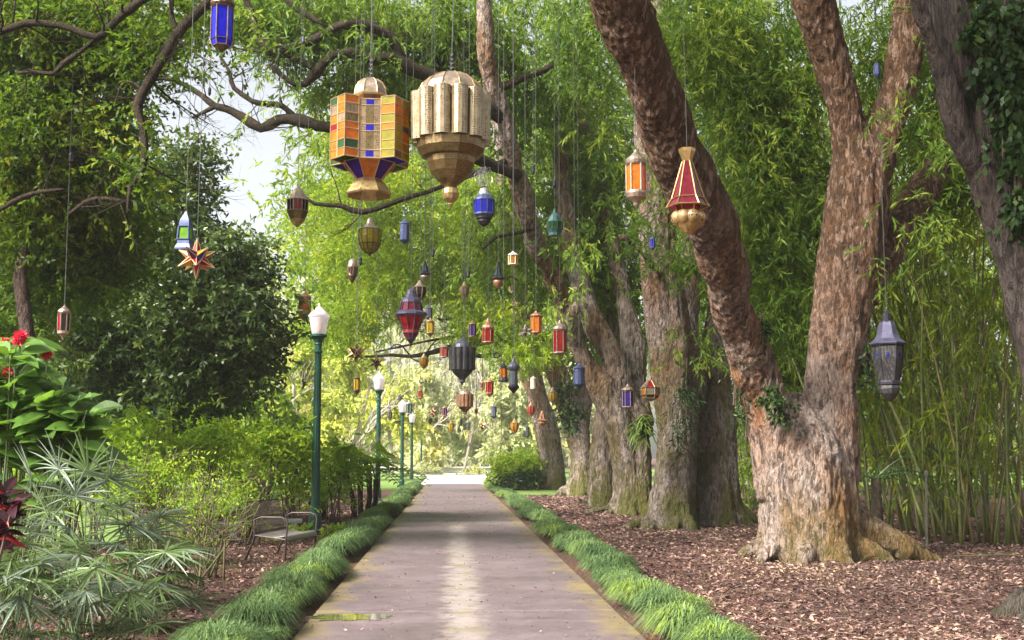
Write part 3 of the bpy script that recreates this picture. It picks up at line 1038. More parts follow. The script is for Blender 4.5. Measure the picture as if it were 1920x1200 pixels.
crown(t3, [(1010, 130, 29, 110, 170, 1.6, 9000, .45), (1075, 440, 30, 70, 120, 1.0, 4500, .6), (850, 40, 27, 150, 90, 1.6, 10000, .45), (980, 470, 31, 110, 150, 1.4, 8000, .6),
           (600, 20, 25, 170, 42, 1.2, 6000, .55), (700, 150, 26.5, 90, 70, 1.0, 4200, .65), (1085, 470, 26.5, 25, 40, 0.4, 350, .6), (1060, 570, 26.3, 16, 40, .3, 260, .65), (830, 130, 28, 110, 120, 1.4, 7000, .5), (560, 90, 26, 60, 30, .8, 1200, .6), (445, 20, 25, 60, 35, .8, 2500, .55), (560, 40, 26, 110, 60, 1.0, 4500, .6), (720, 200, 28, 70, 60, .8, 3500, .75), (690, 30, 27, 110, 50, 1, 4500, .5), (500, 160, 23, 60, 30, .5, 150, .6), (610, 260, 23.2, 50, 25, .5, 260, .65), (660, 80, 23.2, 100, 30, .5, 400, .55), (520, 50, 23, 80, 30, .5, 350, .6), (600, 160, 28, 50, 40, .6, 1500, .7)], M_LF_DROOP, dict(NARROW, L=0.16, W=0.042))

# ---- T4 T5 T6: farther trees of the row
g = G(1088, 932)
D = g[1]
t4 = thing('ivy_clad_tree', 'mossy tree farther down the row with a dark ivy sleeve on its trunk', 'tree', g, GRP_ROW)
st = [px_stem([(1088, 938, D, 30), (1090, 890, D, 22), (1092, 850, D, 21), (1083, 800, D, 24), (1063, 750, D, 22), (1044, 700, D, 20), (1014, 650, D, 16), (993, 600, D, 14), (976, 550, D, 13), (960, 450, D, 12), (945, 350, D, 10), (930, 220, D, 8)]),
      px_stem([(1088, 800, D + .3, 20), (1100, 720, D + .5, 16), (1085, 640, D + .6, 13), (1050, 560, D + .6, 10), (1030, 420, D + .6, 8)])]
st += root_stems(g, 0.4, [(190, 0.8, 0.18, 0.5), (-90, 0.3, 0.16, 0.4), (-30, 0.5, 0.15, 0.5)])
trunk('trunk', [[(*q[:3], q[3] * 1.05) for q in s_] for s_ in st], M_BARK3, t4, 0.05, 0.034, 0.08, 3, 3.0, 0.13)
crown(t4, [(900, 560, 40, 110, 90, 1.8, 6000, .6), (990, 640, 39, 70, 60, 1.2, 3000, .65), (860, 400, 39, 130, 130, 2.0, 9000, .6), (700, 330, 38, 130, 100, 1.8, 7000, .65)], M_LF_BRIGHT, dict(NARROW_F, L=0.2, W=0.042))

g = G(1040, 922)
D = g[1]
t5 = thing('slender_tree', 'slender tree at the row end with a long low limb over the path', 'tree', g, GRP_ROW)
st = [px_stem([(1045, 925, D, 17), (1041, 860, D, 14), (1031, 800, D, 14), (1016, 750, D, 12), (1000, 700, D, 11), (988, 660, D, 9), (970, 600, D, 7), (955, 500, D, 6)]),
      ]
st += root_stems(g, 0.28, [(185, 0.7, 0.13, 0.4), (-90, 0.25, 0.12, 0.35), (-20, .3, .12, .4)])
trunk('trunk', [[(*q[:3], q[3] * 1.20) for q in s_] for s_ in st], M_BARK3, t5, 0.06, 0.025, 0.06, 3, 3.0)
D5 = D - 4
limb_mesh('limb', [
    px_stem([(1000, 690, D, 7), (975, 655, D - 2, 7), (945, 645, D5, 6.5), (930, 640, D5, 6), (905, 642, D5, 5.5), (875, 648, D5, 5), (840, 652, D5, 5), (805, 662, D5, 4), (770, 668, D5, 3.4), (735, 666, D5, 2.6), (700, 668, D5, 2), (668, 668, D5, 1.4)]),
    px_stem([(985, 662, D - 1, 5), (960, 662, D5, 5), (930, 664, D5, 4.5), (900, 667, D5, 4), (880, 664, D5, 3.5)]),
    px_stem([(905, 642, D5, 3), (865, 632, D5, 2.5), (820, 636, D5, 2.4), (770, 646, D5, 2), (705, 660, D5, 1.4)]),
    px_stem([(770, 668, D5, 1.6), (755, 650, D5, 1.4), (742, 646, D5, 1.2), (730, 655, D5, .8)]),
    px_stem([(805, 662, D5, 2), (795, 678, D5, 2), (780, 676, D5, 1.4), (770, 670, D5, 1)]),
    px_stem([(865, 632, D5, 1.8), (850, 610, D5, 1.6), (840, 595, D5, 1)]),
    px_stem([(820, 636, D5, 1.4), (806, 650, D5, 1.2), (800, 662, D5, 1)]),
    px_stem([(930, 445 + 195, D5, 3), (905, 605, D5, 2.6), (860, 600, D5, 2.2), (820, 598, D5, 1.5)]),
], M_LIMB, t5, 6, 0.02)
crown(t5, [(720, 520, 41, 120, 90, 2.0, 6500, .7), (820, 520, 43, 130, 110, 2.0, 7000, .65), (640, 420, 42, 100, 110, 1.8, 6000, .75), (940, 420, 43, 90, 130, 1.6, 5000, .6), (640, 600, 43, 70, 60, 1.4, 2600, .7)], M_LF_BRIGHT, dict(NARROW_F, L=0.21, W=0.046))

g = at_ground(1130, 31)
t6 = thing('brown_trunk_tree', 'reddish brown trunk half hidden between two grey leaning trees', 'tree', g, GRP_ROW)
st = [px_stem([(1130, 955, 31, 30), (1128, 900, 31, 27), (1130, 840, 31, 25), (1136, 780, 31, 24), (1146, 700, 31, 21), (1140, 600, 31.2, 18), (1120, 450, 31.4, 14)])]
trunk('trunk', [[(*q[:3], q[3] * 0.95) for q in s_] for s_ in st], M_BARK3, t6, 0.06, 0.03, 0.06, 3, 3.0)
crown(t6, [(1150, 560, 32.5, 70, 120, 1.2, 4000, .6), (1090, 250, 32, 90, 180, 1.2, 6000, .6)], M_LF_DROOP, NARROW_F)

# ---- T0: ridged tree at the right edge
t0 = thing('ridged_tree', 'ridged grey brown tree leaning in from the right edge of the view', 'tree', at_ground(2015, 10.5), GRP_ROW)
D = 10.5
st = [px_stem([(2035, 1210, D, 95), (2030, 1100, D, 80), (2012, 900, D, 70), (1988, 750, D, 62), (1960, 630, D, 52), (1915, 490, D, 50), (1868, 350, D, 47), (1838, 240, D, 44), (1815, 150, D, 42), (1795, 60, D, 42), (1775, -30, D, 40), (1750, -160, D, 36), (1720, -400, D, 30), (1690, -620, D, 16)]),
      px_stem([(1850, 340, D, 28), (1812, 270, D - .1, 24), (1778, 175, D - .2, 21), (1750, 90, D - .3, 18), (1722, 5, D - .4, 16), (1690, -100, D - .5, 13), (1640, -300, D - .5, 9), (1610, -460, D - .4, 4)]),
      px_stem([(1985, 740, D + .2, 50), (1975, 600, D + .3, 56), (1950, 400, D + .35, 62), (1915, 200, D + .4, 66), (1900, 0, D + .4, 64), (1890, -150, D + .4, 55), (1900, -400, D + .4, 42), (1930, -640, D + .4, 20)])]
st += root_stems(at_ground(2025, D), 0.4, [(180, 0.62, 0.15, 0.4), (205, 0.5, 0.16, 0.4), (-110, .4, .16, .4)])
trunk('trunk', st, M_BARK0, t0, 0.03, 0.02, 0.03, 4, 7.0)
lv = Leaves()
for c, r, n in [((4.6, 10.6, 10.2), (3.0, 2.4, 1.3), 4500), ((7.2, 11.0, 9.6), (2.4, 2.4, 1.2), 3500)]:
    lv.add(*sprays(c, r, n, L=0.16, W=0.05, per=12, spray_len=0.5, droop=0.5, clump_r=0.5))
lv.build('crown', M_LF_DROOP, t0)

# ivy on trunks
M_STEM_G = simple('green_stem', (0.10, 0.14, 0.05), 0.7)


def ivy(label, rows, L, W, n_each, D_off, group='ivy climbing the trunks'):
    c0 = P(rows[0][0], rows[0][1], rows[0][2])
    t = thing('ivy', label, 'ivy', c0, group)
    lv = Leaves()
    for px, py, D, rx, ry in rows:
        n = n_each
        c = P(px, py, D - D_off)
        V, F, A = sprays(c, (rx * pxm(D), 0.10, ry * pxm(D)), n, L=L, W=W, per=5, spray_len=L * 2.2, droop=0.8, clumps=max(4, n // 24), clump_r=L * 0.9, spread=0.7, shell=0.6, vbase=.45, vvar=.28)
        lv.add(V, F, A)
    lv.build('foliage', M_LF_IVY, t)
    mb = MB()
    for px, py, D, rx, ry in rows:
        for k in range(3):
            x = px + rx * random.uniform(-.6, .6)
            mb.tube([P(x + random.uniform(-6, 6), py + ry, D - D_off + .02), P(x, py, D - D_off + .02), P(x + random.uniform(-8, 8), py - ry, D - D_off + .02)], 0.012, 5)
    mb.build('stem', M_TWIG_D, t)
    return t


ivy('broad leaved dark ivy cloaking the ridged tree at the upper right corner', [(1880, 110, 10.5, 34, 120), (1915, 240, 10.5, 34, 120), (1915, 60, 10.5, 40, 100), (1925, 380, 10.6, 24, 70), (1850, 30, 10.5, 22, 50), (1900, 180, 10.5, 36, 140)], 0.085, 0.062, 800, 0.34)
D1 = G(1520, 1052)[1]
ivy('small dark ivy patch high on the left stem of the forked tree', [(1418, 650, D1, 20, 50), (1430, 610, D1, 12, 22)], 0.06, 0.042, 190, 0.62)
ivy('dark ivy clump in the fork of the largest tree', [(1462, 755, D1, 26, 36), (1448, 730, D1, 14, 20)], 0.065, 0.045, 260, 0.75)
ivy('small green ivy sprig behind the black hanging lantern', [(1618, 630, D1, 15, 50), (1622, 690, D1, 12, 30)], 0.075, 0.05, 120, 0.25)
ivy('dense dark ivy sleeve on the mossy far trunk', [(1064, 730, 39.6, 22, 42), (1070, 770, 39.6, 16, 25)], 0.14, 0.09, 420, 0.45)
ivy('bright young ivy hanging from the dark trunk beside the grey one', [(1284, 720, 22.8, 22, 50), (1276, 800, 22.8, 14, 40)], 0.12, 0.03, 260, 0.75)
ivy('ivy strand down the back of the left stem of the forked tree', [(1385, 700, D1, 10, 60), (1398, 770, D1, 10, 50)], 0.10, 0.028, 130, 0.1)

# ---- trees left of the path
g = at_ground(1020, 49)
t7 = thing('slender_tree', 'last thin tree of the row, leaning left over the hedge bushes', 'tree', g, GRP_ROW)
trunk('trunk', [px_stem([(1022, 922, 49, 14), (1018, 850, 49, 11), (1008, 790, 49, 10), (990, 730, 49, 8), (968, 680, 49, 6), (950, 620, 49, 4)])], M_BARK3, t7, 0.06, 0.02, 0.05, 2, 3.0)
crown(t7, [(950, 610, 49, 70, 50, 1.2, 2200, .6)], M_LF_BRIGHT, NARROW_F)

GRP_L = 'trees left of the path'
g = at_ground(45, 17)
tl = thing('spreading_oak', 'yellow green oak whose canopy fills the upper left corner', 'tree', g, GRP_L)
D = 17
st = [px_stem([(60, 960, D, 20), (52, 800, D, 17), (55, 690, D, 15), (48, 600, D, 13), (36, 520, D, 14), (46, 440, D, 12), (30, 330, D, 10), (10, 200, D, 8), (-30, 60, D, 6)]),
      px_stem([(46, 440, D, 8), (85, 360, D, 6), (130, 300, D, 5), (170, 200, D, 5)])]
trunk('trunk', st, M_BARK4, tl, 0.045, 0.02, 0.03, 2, 4.0)
limb_mesh('limb', [
    px_stem([(-260, 260, 15.5, 9), (-150, 140, 14.8, 7.5), (-60, 78, 14.2, 6.5), (0, 60, 14, 6), (45, 44, 14, 6), (90, 45, 14, 6), (130, 55, 14, 6), (180, 70, 14, 6), (205, 55, 14, 7), (230, 30, 14, 8), (262, 5, 14, 8), (300, -30, 14, 9), (350, -120, 14.2, 10), (400, -300, 14.6, 9), (420, -480, 15, 6)]),
    px_stem([(182, 70, 14, 4.5), (150, 100, 14, 4.5), (118, 122, 14, 5), (100, 140, 14, 4), (60, 135, 14, 3.5), (35, 138, 14, 2.5)]),
    px_stem([(440, -480, 15, 6), (450, -300, 14.5, 9), (440, -160, 14.2, 9.5), (425, -70, 14, 9), (385, 5, 14, 9), (345, 50, 14, 9), (318, 90, 14, 8), (290, 132, 14, 8), (272, 165, 14, 8), (260, 200, 14, 8), (268, 232, 14, 7), (272, 285, 14, 6), (265, 325, 14, 5), (245, 350, 14, 4.5), (240, 400, 14, 3)]),
    px_stem([(268, 172, 14, 3), (250, 156, 14, 2.5), (232, 154, 14, 2), (222, 170, 14, 1.6), (218, 195, 14, 1.2)]),
    px_stem([(280, 150, 14, 3), (310, 147, 14, 2.5), (330, 150, 14, 2)]),
    px_stem([(335, 60, 14, 4), (322, 30, 14, 4), (320, -20, 14, 4)]),
    px_stem([(0, 395, 15, 4), (45, 368, 15, 4), (80, 360, 15, 3.5), (120, 355, 15, 3)]),
    px_stem([(130, 400, 15, 3), (160, 378, 15, 4), (200, 372, 15, 4), (245, 378, 15, 3)]),
], M_LIMB, tl, 7, 0.03, .4)
crown(tl, [(60, 120, 16.5, 130, 120, 1.2, 12000, .45), (90, 290, 16.5, 140, 100, 1.2, 12000, .55), (165, 330, 17, 90, 70, 1.0, 6000, .6), (190, 60, 16, 130, 70, 1.0, 6500, .5), (60, 430, 17.5, 110, 80, 1.0, 6500, .4),
           (330, 20, 15.5, 90, 40, .8, 2600, .6), (20, 560, 18.5, 70, 120, .8, 6000, .3), (180, 430, 18, 90, 70, .9, 7000, .4), (110, 500, 18.5, 90, 70, .8, 5000, .4), (60, 360, 17.5, 110, 60, .8, 5000, .6), (20, 20, 16, 90, 60, .8, 5000, .6), (120, 200, 16.6, 90, 60, .8, 4500, .65), (60, 250, 16.8, 140, 150, 1.0, 9000, .55), (150, 60, 16.3, 140, 80, 1.0, 6000, .6), (250, 110, 15.5, 40, 40, .5, 1200, .5), (320, 110, 14.2, 60, 30, .4, 160, .55), (235, 240, 14.2, 34, 60, .4, 260, .5), (420, 110, 14.2, 60, 40, .4, 90, .55), (275, 330, 14.2, 35, 50, .4, 300, .5), (160, 500, 18, 90, 60, .7, 4500, .4), (330, 40, 14.5, 60, 30, .4, 500, .55)], M_LF_OAK, SMALL, clump_r=0.3)

g = at_ground(278, 23)
td = thing('glossy_evergreen', 'dense dark glossy evergreen rounded against the sky gap', 'tree', g, GRP_L)
D = 23
trunk('trunk', [px_stem([(280, 930, D, 8), (277, 800, D, 8), (275, 690, D, 7), (260, 600, D, 6), (255, 480, D, 5)]), px_stem([(262, 910, D + .5, 6), (262, 800, D + .5, 5), (240, 700, D + .5, 5), (200, 600, D + .4, 4)]),
                px_stem([(276, 760, D, 4), (330, 680, D, 4), (390, 600, D, 3)])], M_BARK4, td, 0.04, 0.012, 0.02, 2, 5)
crown(td, [(280, 520, 23, 150, 150, 1.8, 22000, .45), (360, 600, 22.5, 140, 110, 1.5, 15000, .4), (170, 600, 23, 110, 120, 1.5, 11000, .3), (285, 385, 23.5, 95, 70, 1.2, 7500, .5), (420, 660, 23, 90, 90, 1.2, 7000, .45),
           (330, 740, 23.5, 150, 50, 1.2, 6000, .35), (120, 700, 24, 110, 90, 1.2, 6500, .2), (220, 280, 24, 60, 40, .8, 1800, .5), (440, 500, 23, 60, 70, .8, 3200, .5), (360, 310, 23.5, 50, 40, .6, 1500, .5), (480, 600, 23, 40, 70, .6, 1500, .5)], M_LF_DARK, BROAD, clump_r=0.28)

tb = thing('shaded_evergreen', 'very dark evergreen standing behind the red flowered plant', 'tree', at_ground(90, 27), GRP_L)
trunk('trunk', [px_stem([(95, 920, 27, 11), (90, 780, 27, 10), (80, 640, 27, 8), (70, 480, 27, 6)])], M_BARK4, tb, 0.05, 0.015, 0.03, 2, 4)
crown(tb, [(80, 640, 27.5, 160, 180, 1.4, 13000, .15), (200, 740, 28, 130, 100, 1.2, 7000, .15), (40, 420, 28, 130, 160, 1.2, 7000, .25)], M_LF_DARK, dict(BROAD, L=.16, W=.075), clump_r=.4)

# ================================================================== BAMBOO, SHRUBS, PLANTS
M_CULM = simple('bamboo_culm', (0.10, 0.115, 0.03), 0.5, var=0.4, nscale=3)
M_CULM2 = simple('bamboo_culm_old', (0.17, 0.14, 0.05), 0.55, var=0.4, nscale=3)
BAMB = dict(L=0.20, W=0.030, per=12, spray_len=0.5, droop=0.8, spread=0.5)


def bamboo(label, px, D, n, h, lean, leaves, tint=None):
    g = at_ground(px, D)
    t = thing('bamboo_clump', label, 'bamboo', g, 'bamboo clumps behind the trees')
    lv = Leaves()
    for k in range(n):
        b = g + np.array([random.gauss(0, 0.42), random.gauss(0, 0.35), -0.05])
        d = np.array([lean[0] + random.gauss(0, 0.13), lean[1] + random.gauss(0, 0.1), 1.0])
        hh = h * random.uniform(0.6, 1.1)
        r_ = random.uniform(0.020, 0.036)
        pts, rr = [], []
        p = b.copy()
        ns = 12
        for i in range(ns + 1):
            pts.append(p.copy())
            rr.append(r_ * (1 - 0.75 * i / ns))
            q = i / ns
            d2 = d * (1 + 0) + np.array([d[0], d[1], -0.35]) * q * q * 2.0 + np.array([random.gauss(0, .02), random.gauss(0, .02), 0])
            p = p + d2 / np.linalg.norm(d2) * hh / ns
        mb = MB()
        mb.tube(pts, rr, 6, m=0)
        # nodes
        for i in range(1, ns, 1):
            mb.tube([pts[i] - np.array([0, 0, .012]), pts[i] + np.array([0, 0, .012])], rr[i] * 1.25, 6, m=0)
        # side shoots
        for i in range(2, ns + 1):
            for _ in range(2 if i < 7 else 3):
                a = random.uniform(0, 2 * math.pi)
                ln = random.uniform(0.35, 0.9)
                e = pts[i] + np.array([math.cos(a) * ln, math.sin(a) * ln, random.uniform(-0.05, 0.45)])
                mb.tube([pts[i], (pts[i] + e) / 2 + np.array([0, 0, .08]), e], [0.006, .004, .002], 3)
                m_ = int(leaves / (n * ns * 2.5))
                if i >= 3 or random.random() < .5:
                    lv.add(*sprays(e, (0.25, 0.25, 0.22), max(m_, 8), clumps=2, clump_r=.2, vbase=random.uniform(.3, .75), **BAMB))
        mb.build('culm', M_CULM if random.random() < .65 else M_CULM2, t, smooth=True)
    lv.build('foliage', M_LF_BAMB, t)
    return t


for i, (px, D, n, h, lean, lab) in enumerate([
        (1660, 21.5, 9, 9.5, (-.10, .0), 'bamboo clump rising right behind the root of the largest tree'),
        (1735, 19.5, 10, 9.0, (-.16, .0), 'leaning bamboo clump with open stems behind the pale stake'),
        (1800, 20.5, 12, 9.5, (-.05, .0), 'thick bamboo clump between the pale stake and the ridged tree'),
        (1862, 19.0, 12, 9.0, (.03, -.02), 'dense dark bamboo clump whose foot meets the leaf litter near the right edge'),
        (1925, 18.6, 12, 8.5, (.02, -.03), 'bamboo clump cut by the right edge of the view'),
        (1690, 25.0, 9, 10, (.05, 0), 'sunlit bamboo clump farther back behind the black hanging lantern'),
        (1780, 26.0, 9, 10, (.10, 0), 'tall bamboo clump farthest back on the right'),
        (1415, 28.5, 4, 12, (-.05, 0), 'few tall dark bamboo stems rising between the two largest trees'),
        (1440, 31.0, 8, 10, (-.08, 0), 'pale bamboo clump seen between the two largest trunks')]):
    bamboo(lab, px, D, n + 2, h, lean, 8500)

# ---- wood behind, reads as one mass
lv = Leaves()
for px, py, D, rx, ry, dr, n, vb in [(1400, 500, 42, 190, 330, 3, 12000, .55), (1650, 400, 40, 260, 330, 3, 16000, .5), (1850, 650, 38, 220, 300, 3, 13000, .5), (1600, 780, 42, 200, 130, 3, 8000, .65),
                                     (1160, 420, 44, 130, 330, 3, 10000, .55), (1900, 200, 36, 160, 260, 3, 9000, .4), (1030, 300, 46, 100, 250, 3, 7000, .55), (1480, 880, 44, 140, 50, 2, 3500, .7), (1250, 120, 40, 160, 170, 3, 6000, .5)]:
    lv.add(*sprays(P(px, py, D), (rx * pxm(D), dr, ry * pxm(D)), n, clumps=int(n / 150), clump_r=.7, vbase=vb, vvar=.32, L=.30, W=.10, per=12, spray_len=.8, droop=.45, spread=.65))
o = lv.build('woods', M_LF_DROOP)
tag(o, 'mass of leafy green woods closing the view behind the bamboo and the tree row', 'woods', kind='stuff')

lv = Leaves()
for px, py, D, rx, ry, dr, n, vb in [(150, 680, 45, 320, 140, 4, 12000, .35), (330, 790, 40, 230, 70, 3, 5000, .5), (-60, 500, 40, 150, 300, 4, 5000, .3)]:
    lv.add(*sprays(P(px, py, D), (rx * pxm(D), dr, ry * pxm(D)), n, clumps=int(n / 160), clump_r=.8, vbase=vb, L=.34, W=.14, per=12, spray_len=1.0, droop=.4, spread=.7))
o = lv.build('woods', M_LF_OAK)
tag(o, 'mass of shaded green woods behind the dark evergreens at the left', 'woods', kind='stuff')

lv = Leaves()
for px, py, D, rx, ry, dr, n, vb in [(760, 380, 62, 250, 220, 4, 18000, .6), (640, 540, 60, 120, 130, 3, 6000, .65), (900, 200, 58, 200, 200, 4, 12000, .5), (960, 560, 60, 110, 110, 3, 5000, .55)]:
    lv.add(*sprays(P(px, py, D), (rx * pxm(D), dr, ry * pxm(D)), n, clumps=int(n / 150), clump_r=.9, vbase=vb, vvar=.3, L=.36, W=.13, per=12, spray_len=1.0, droop=.4, spread=.7))
o = lv.build('woods', M_LF_BRIGHT)
tag(o, 'mass of bright yellow green woods behind the hanging lanterns over the path', 'woods', kind='stuff')

# ---- distant woods at the end of the path
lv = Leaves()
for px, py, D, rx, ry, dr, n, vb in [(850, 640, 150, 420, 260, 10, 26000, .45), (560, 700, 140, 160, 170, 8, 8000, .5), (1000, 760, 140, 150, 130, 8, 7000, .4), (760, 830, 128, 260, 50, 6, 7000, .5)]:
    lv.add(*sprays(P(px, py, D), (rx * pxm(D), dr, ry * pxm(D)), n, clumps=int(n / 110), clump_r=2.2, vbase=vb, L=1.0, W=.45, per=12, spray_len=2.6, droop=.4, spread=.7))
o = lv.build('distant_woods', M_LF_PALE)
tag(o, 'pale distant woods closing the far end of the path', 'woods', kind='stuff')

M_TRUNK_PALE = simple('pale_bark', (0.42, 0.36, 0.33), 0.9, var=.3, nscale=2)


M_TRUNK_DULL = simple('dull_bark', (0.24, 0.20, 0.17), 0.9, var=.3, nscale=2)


def far_tree(label, px, D, h, blobs, mat, bare=False, r0=0.17, group='pale trees beyond the end of the path', twd=3, tmat=None):
    g = at_ground(px, D)
    t = thing('bare_tree' if bare else 'distant_tree', label, 'tree', g, group)
    out_ = []
    twigs(g + np.array([0, 0, -.1]), np.array([random.uniform(-.1, .1), 0, 1.0]), h * .62, r0, twd, out_, 0.5)
    limb_mesh('trunk', out_, tmat or (M_TRUNK_DULL if bare else M_TRUNK_PALE), t, 5, 0)
    if blobs:
        lv = Leaves()
        for bx, by, rx, ry, n, vb in blobs:
            lv.add(*sprays(P(bx, by, D), (rx * pxm(D), rx * pxm(D) * .8, ry * pxm(D)), n, clumps=max(5, n // 90), clump_r=rx * pxm(D) * .16, vbase=vb, L=.34 * D / 70, W=.17 * D / 70, per=10, spray_len=.8 * D / 70, droop=.4, spread=.8))
        lv.build('crown', mat, t)
    return t


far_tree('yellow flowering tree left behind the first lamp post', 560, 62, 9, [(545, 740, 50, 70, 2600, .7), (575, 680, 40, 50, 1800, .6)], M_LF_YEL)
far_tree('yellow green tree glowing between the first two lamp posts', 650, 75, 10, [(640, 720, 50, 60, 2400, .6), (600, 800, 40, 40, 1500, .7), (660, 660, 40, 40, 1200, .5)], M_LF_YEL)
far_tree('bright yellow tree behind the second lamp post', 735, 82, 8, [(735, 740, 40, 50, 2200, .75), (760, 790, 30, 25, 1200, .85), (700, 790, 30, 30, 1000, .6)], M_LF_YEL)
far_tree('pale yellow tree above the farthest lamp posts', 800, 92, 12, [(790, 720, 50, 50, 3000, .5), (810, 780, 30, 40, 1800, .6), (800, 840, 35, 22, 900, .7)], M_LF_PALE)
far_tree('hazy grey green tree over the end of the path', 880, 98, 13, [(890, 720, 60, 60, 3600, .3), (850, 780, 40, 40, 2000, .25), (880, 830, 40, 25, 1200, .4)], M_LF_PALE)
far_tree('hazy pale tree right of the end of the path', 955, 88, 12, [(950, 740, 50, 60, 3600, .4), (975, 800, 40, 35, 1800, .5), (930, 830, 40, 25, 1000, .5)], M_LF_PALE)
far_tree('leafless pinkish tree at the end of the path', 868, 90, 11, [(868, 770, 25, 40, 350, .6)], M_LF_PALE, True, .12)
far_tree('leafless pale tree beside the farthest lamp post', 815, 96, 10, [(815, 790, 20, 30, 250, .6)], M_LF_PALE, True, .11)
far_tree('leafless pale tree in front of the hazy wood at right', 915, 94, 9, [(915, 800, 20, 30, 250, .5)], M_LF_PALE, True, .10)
far_tree('thin leafless dark sapling beside the second lamp post', 672, 34, 2.6, None, None, True, .022, 'bare saplings', 3, M_TWIG_D)
far_tree('small leafless sapling leaning left of the thin dark one', 648, 35, 2.0, None, None, True, .02, 'bare saplings', 3, M_TWIG_D)

# ---- low wall or kerb across the far end
mb = MB()
mb.box((0.5, 92, 0.25), (16, 0.5, 0.45))
mb.box((0.5, 91.9, 0.50), (16.3, 0.75, 0.07))
o = mb.build('low_wall', M_PALE)
tag(o, 'long low pale wall crossing beyond the end of the path', 'wall')


M_TWIG_T = simple('tan_twig', (0.095, 0.085, 0.035), 0.9)


def shrub(label, blobs, mat, L, W, group='shrubs in the left planting bed', stem_mat=None, droop=.2, n_stems=8, twiggy=0, name='shrub', clump_r=.16, spray=.35, base=None):
    px0 = base[0] if base else blobs[0][0]
    D0 = base[1] if base else blobs[0][2]
    g = at_ground(px0, D0)
    t = thing(name, label, 'shrub', g, group)
    lv = Leaves()
    st = []
    for px, py, D, rx, ry, n, vb in blobs:
        c = P(px, py, D)
        lv.add(*sprays(c, (rx * pxm(D), min(rx, ry * 1.3) * pxm(D), ry * pxm(D)), n, clumps=max(5, n // 45), clump_r=clump_r, vbase=vb, L=L, W=W, per=9, spray_len=spray, droop=droop, spread=.85, shell=.5))
        for k in range(n_stems):
            e = in_ellipsoid(1, c, (rx * pxm(D) * .85, rx * pxm(D) * .5, ry * pxm(D) * .9))[0]
            b = np.array([g[0] + (c[0] - g[0]) * .3 + random.gauss(0, .12), D + random.gauss(0, .12), 0.0])
            m_ = (b + e) / 2 + np.array([random.gauss(0, .06), random.gauss(0, .06), .05])
            st.append([(*b, .014), (*m_, .010), (*e, .004)])
            for _ in range(twiggy):
                twigs(m_ + (e - m_) * random.random(), unit(np.array([random.gauss(0, .8), random.gauss(0, .6), .7])), random.uniform(.2, .5), .006, 1, st, .6)
    limb_mesh('stem', st, stem_mat or M_TWIG_D, t, 4, 0)
    lv.build('foliage', mat, t)
    return t


shrub('bright green bush below the dark evergreen, left of centre', [(250, 815, 20, 75, 45, 1900, .55), (310, 850, 20, 50, 35, 900, .6)], M_LF_SHRUB, .10, .045)
shrub('bright green bush with arching tips right of the first bush under the evergreen', [(370, 830, 21, 70, 45, 1800, .65), (420, 815, 21, 45, 28, 800, .6)], M_LF_SHRUB, .10, .04)
shrub('yellowish green bush left of the first lamp post', [(480, 840, 22, 60, 50, 1700, .75), (520, 815, 22, 45, 30, 900, .8)], M_LF_SHRUB, .11, .045)
shrub('green bush directly left of the first lamp post shaft', [(545, 870, 24, 50, 55, 1500, .6), (560, 840, 24, 35, 30, 700, .7)], M_LF_SHRUB, .12, .045)
shrub('green bush right behind the first lamp post shaft', [(625, 880, 25, 40, 55, 1300, .55)], M_LF_SHRUB, .13, .05)
shrub('sparse twiggy bush with yellowish leaves behind the fan palms', [(300, 905, 15.5, 75, 50, 1500, .6), (250, 890, 15.5, 40, 35, 700, .6)], M_LF_SHRUB, .06, .028, twiggy=3, n_stems=9, stem_mat=M_TWIG_T)
shrub('sparse thorny brown bush in front of the bright bushes', [(395, 925, 17, 60, 50, 1000, .6), (355, 960, 15, 50, 40, 500, .5)], M_LF_SHRUB, .05, .026, twiggy=2, n_stems=7, stem_mat=M_TWIG_T)
shrub('light twiggy bush behind the wire bench', [(470, 910, 19, 55, 50, 1300, .7)], M_LF_SHRUB, .07, .03, twiggy=3, n_stems=8, stem_mat=M_TWIG_T)
shrub('bare brown brush of thin stems left of the wire bench', [(410, 985, 14, 55, 38, 130, .3), (330, 1000, 13, 40, 30, 90, .3)], M_LF_SHRUB, .05, .022, twiggy=2, n_stems=7, stem_mat=M_TWIG_T)
shrub('small leafy ground cover left of the lamp post foot', [(545, 1002, 20.4, 36, 14, 420, .75)], M_LF_SHRUB, .12, .055, n_stems=3, clump_r=.1, spray=.2, group='low leafy plants round the lamp foot')
shrub('small leafy ground cover right of the lamp post foot', [(622, 995, 21, 30, 13, 380, .75)], M_LF_SHRUB, .12, .055, n_stems=3, clump_r=.1, spray=.2, group='low leafy plants round the lamp foot')
shrub('low pale bush at the far end, left of the path', [(800, 885, 86, 26, 10, 900, .6)], M_LF_PALE, .30, .15, 'low bushes at the far end', clump_r=.3, n_stems=4)
shrub('low pale bush at the far end, right of the path', [(893, 886, 84, 20, 9, 700, .6)], M_LF_PALE, .30, .15, 'low bushes at the far end', clump_r=.3, n_stems=4)
shrub('vivid yellow green hedge bush at the right side of the path end', [(945, 878, 48, 34, 34, 3000, .9), (985, 868, 49, 34, 30, 2500, .95)], M_LF_SHRUB, .14, .07, 'bushes right of the path end', name='hedge_bush', clump_r=.22)
shrub('vivid green bush right of the yellow green hedge bush', [(1012, 880, 50, 26, 30, 1800, .55)], M_LF_SHRUB, .16, .08, 'bushes right of the path end', name='hedge_bush', clump_r=.22)
shrub('dark low bush in front of the yellow green hedge bush', [(985, 898, 46.5, 34, 18, 1500, .35), (955, 905, 46, 22, 12, 600, .35)], M_LF_IVY, .15, .07, 'bushes right of the path end', name='hedge_bush', clump_r=.2)
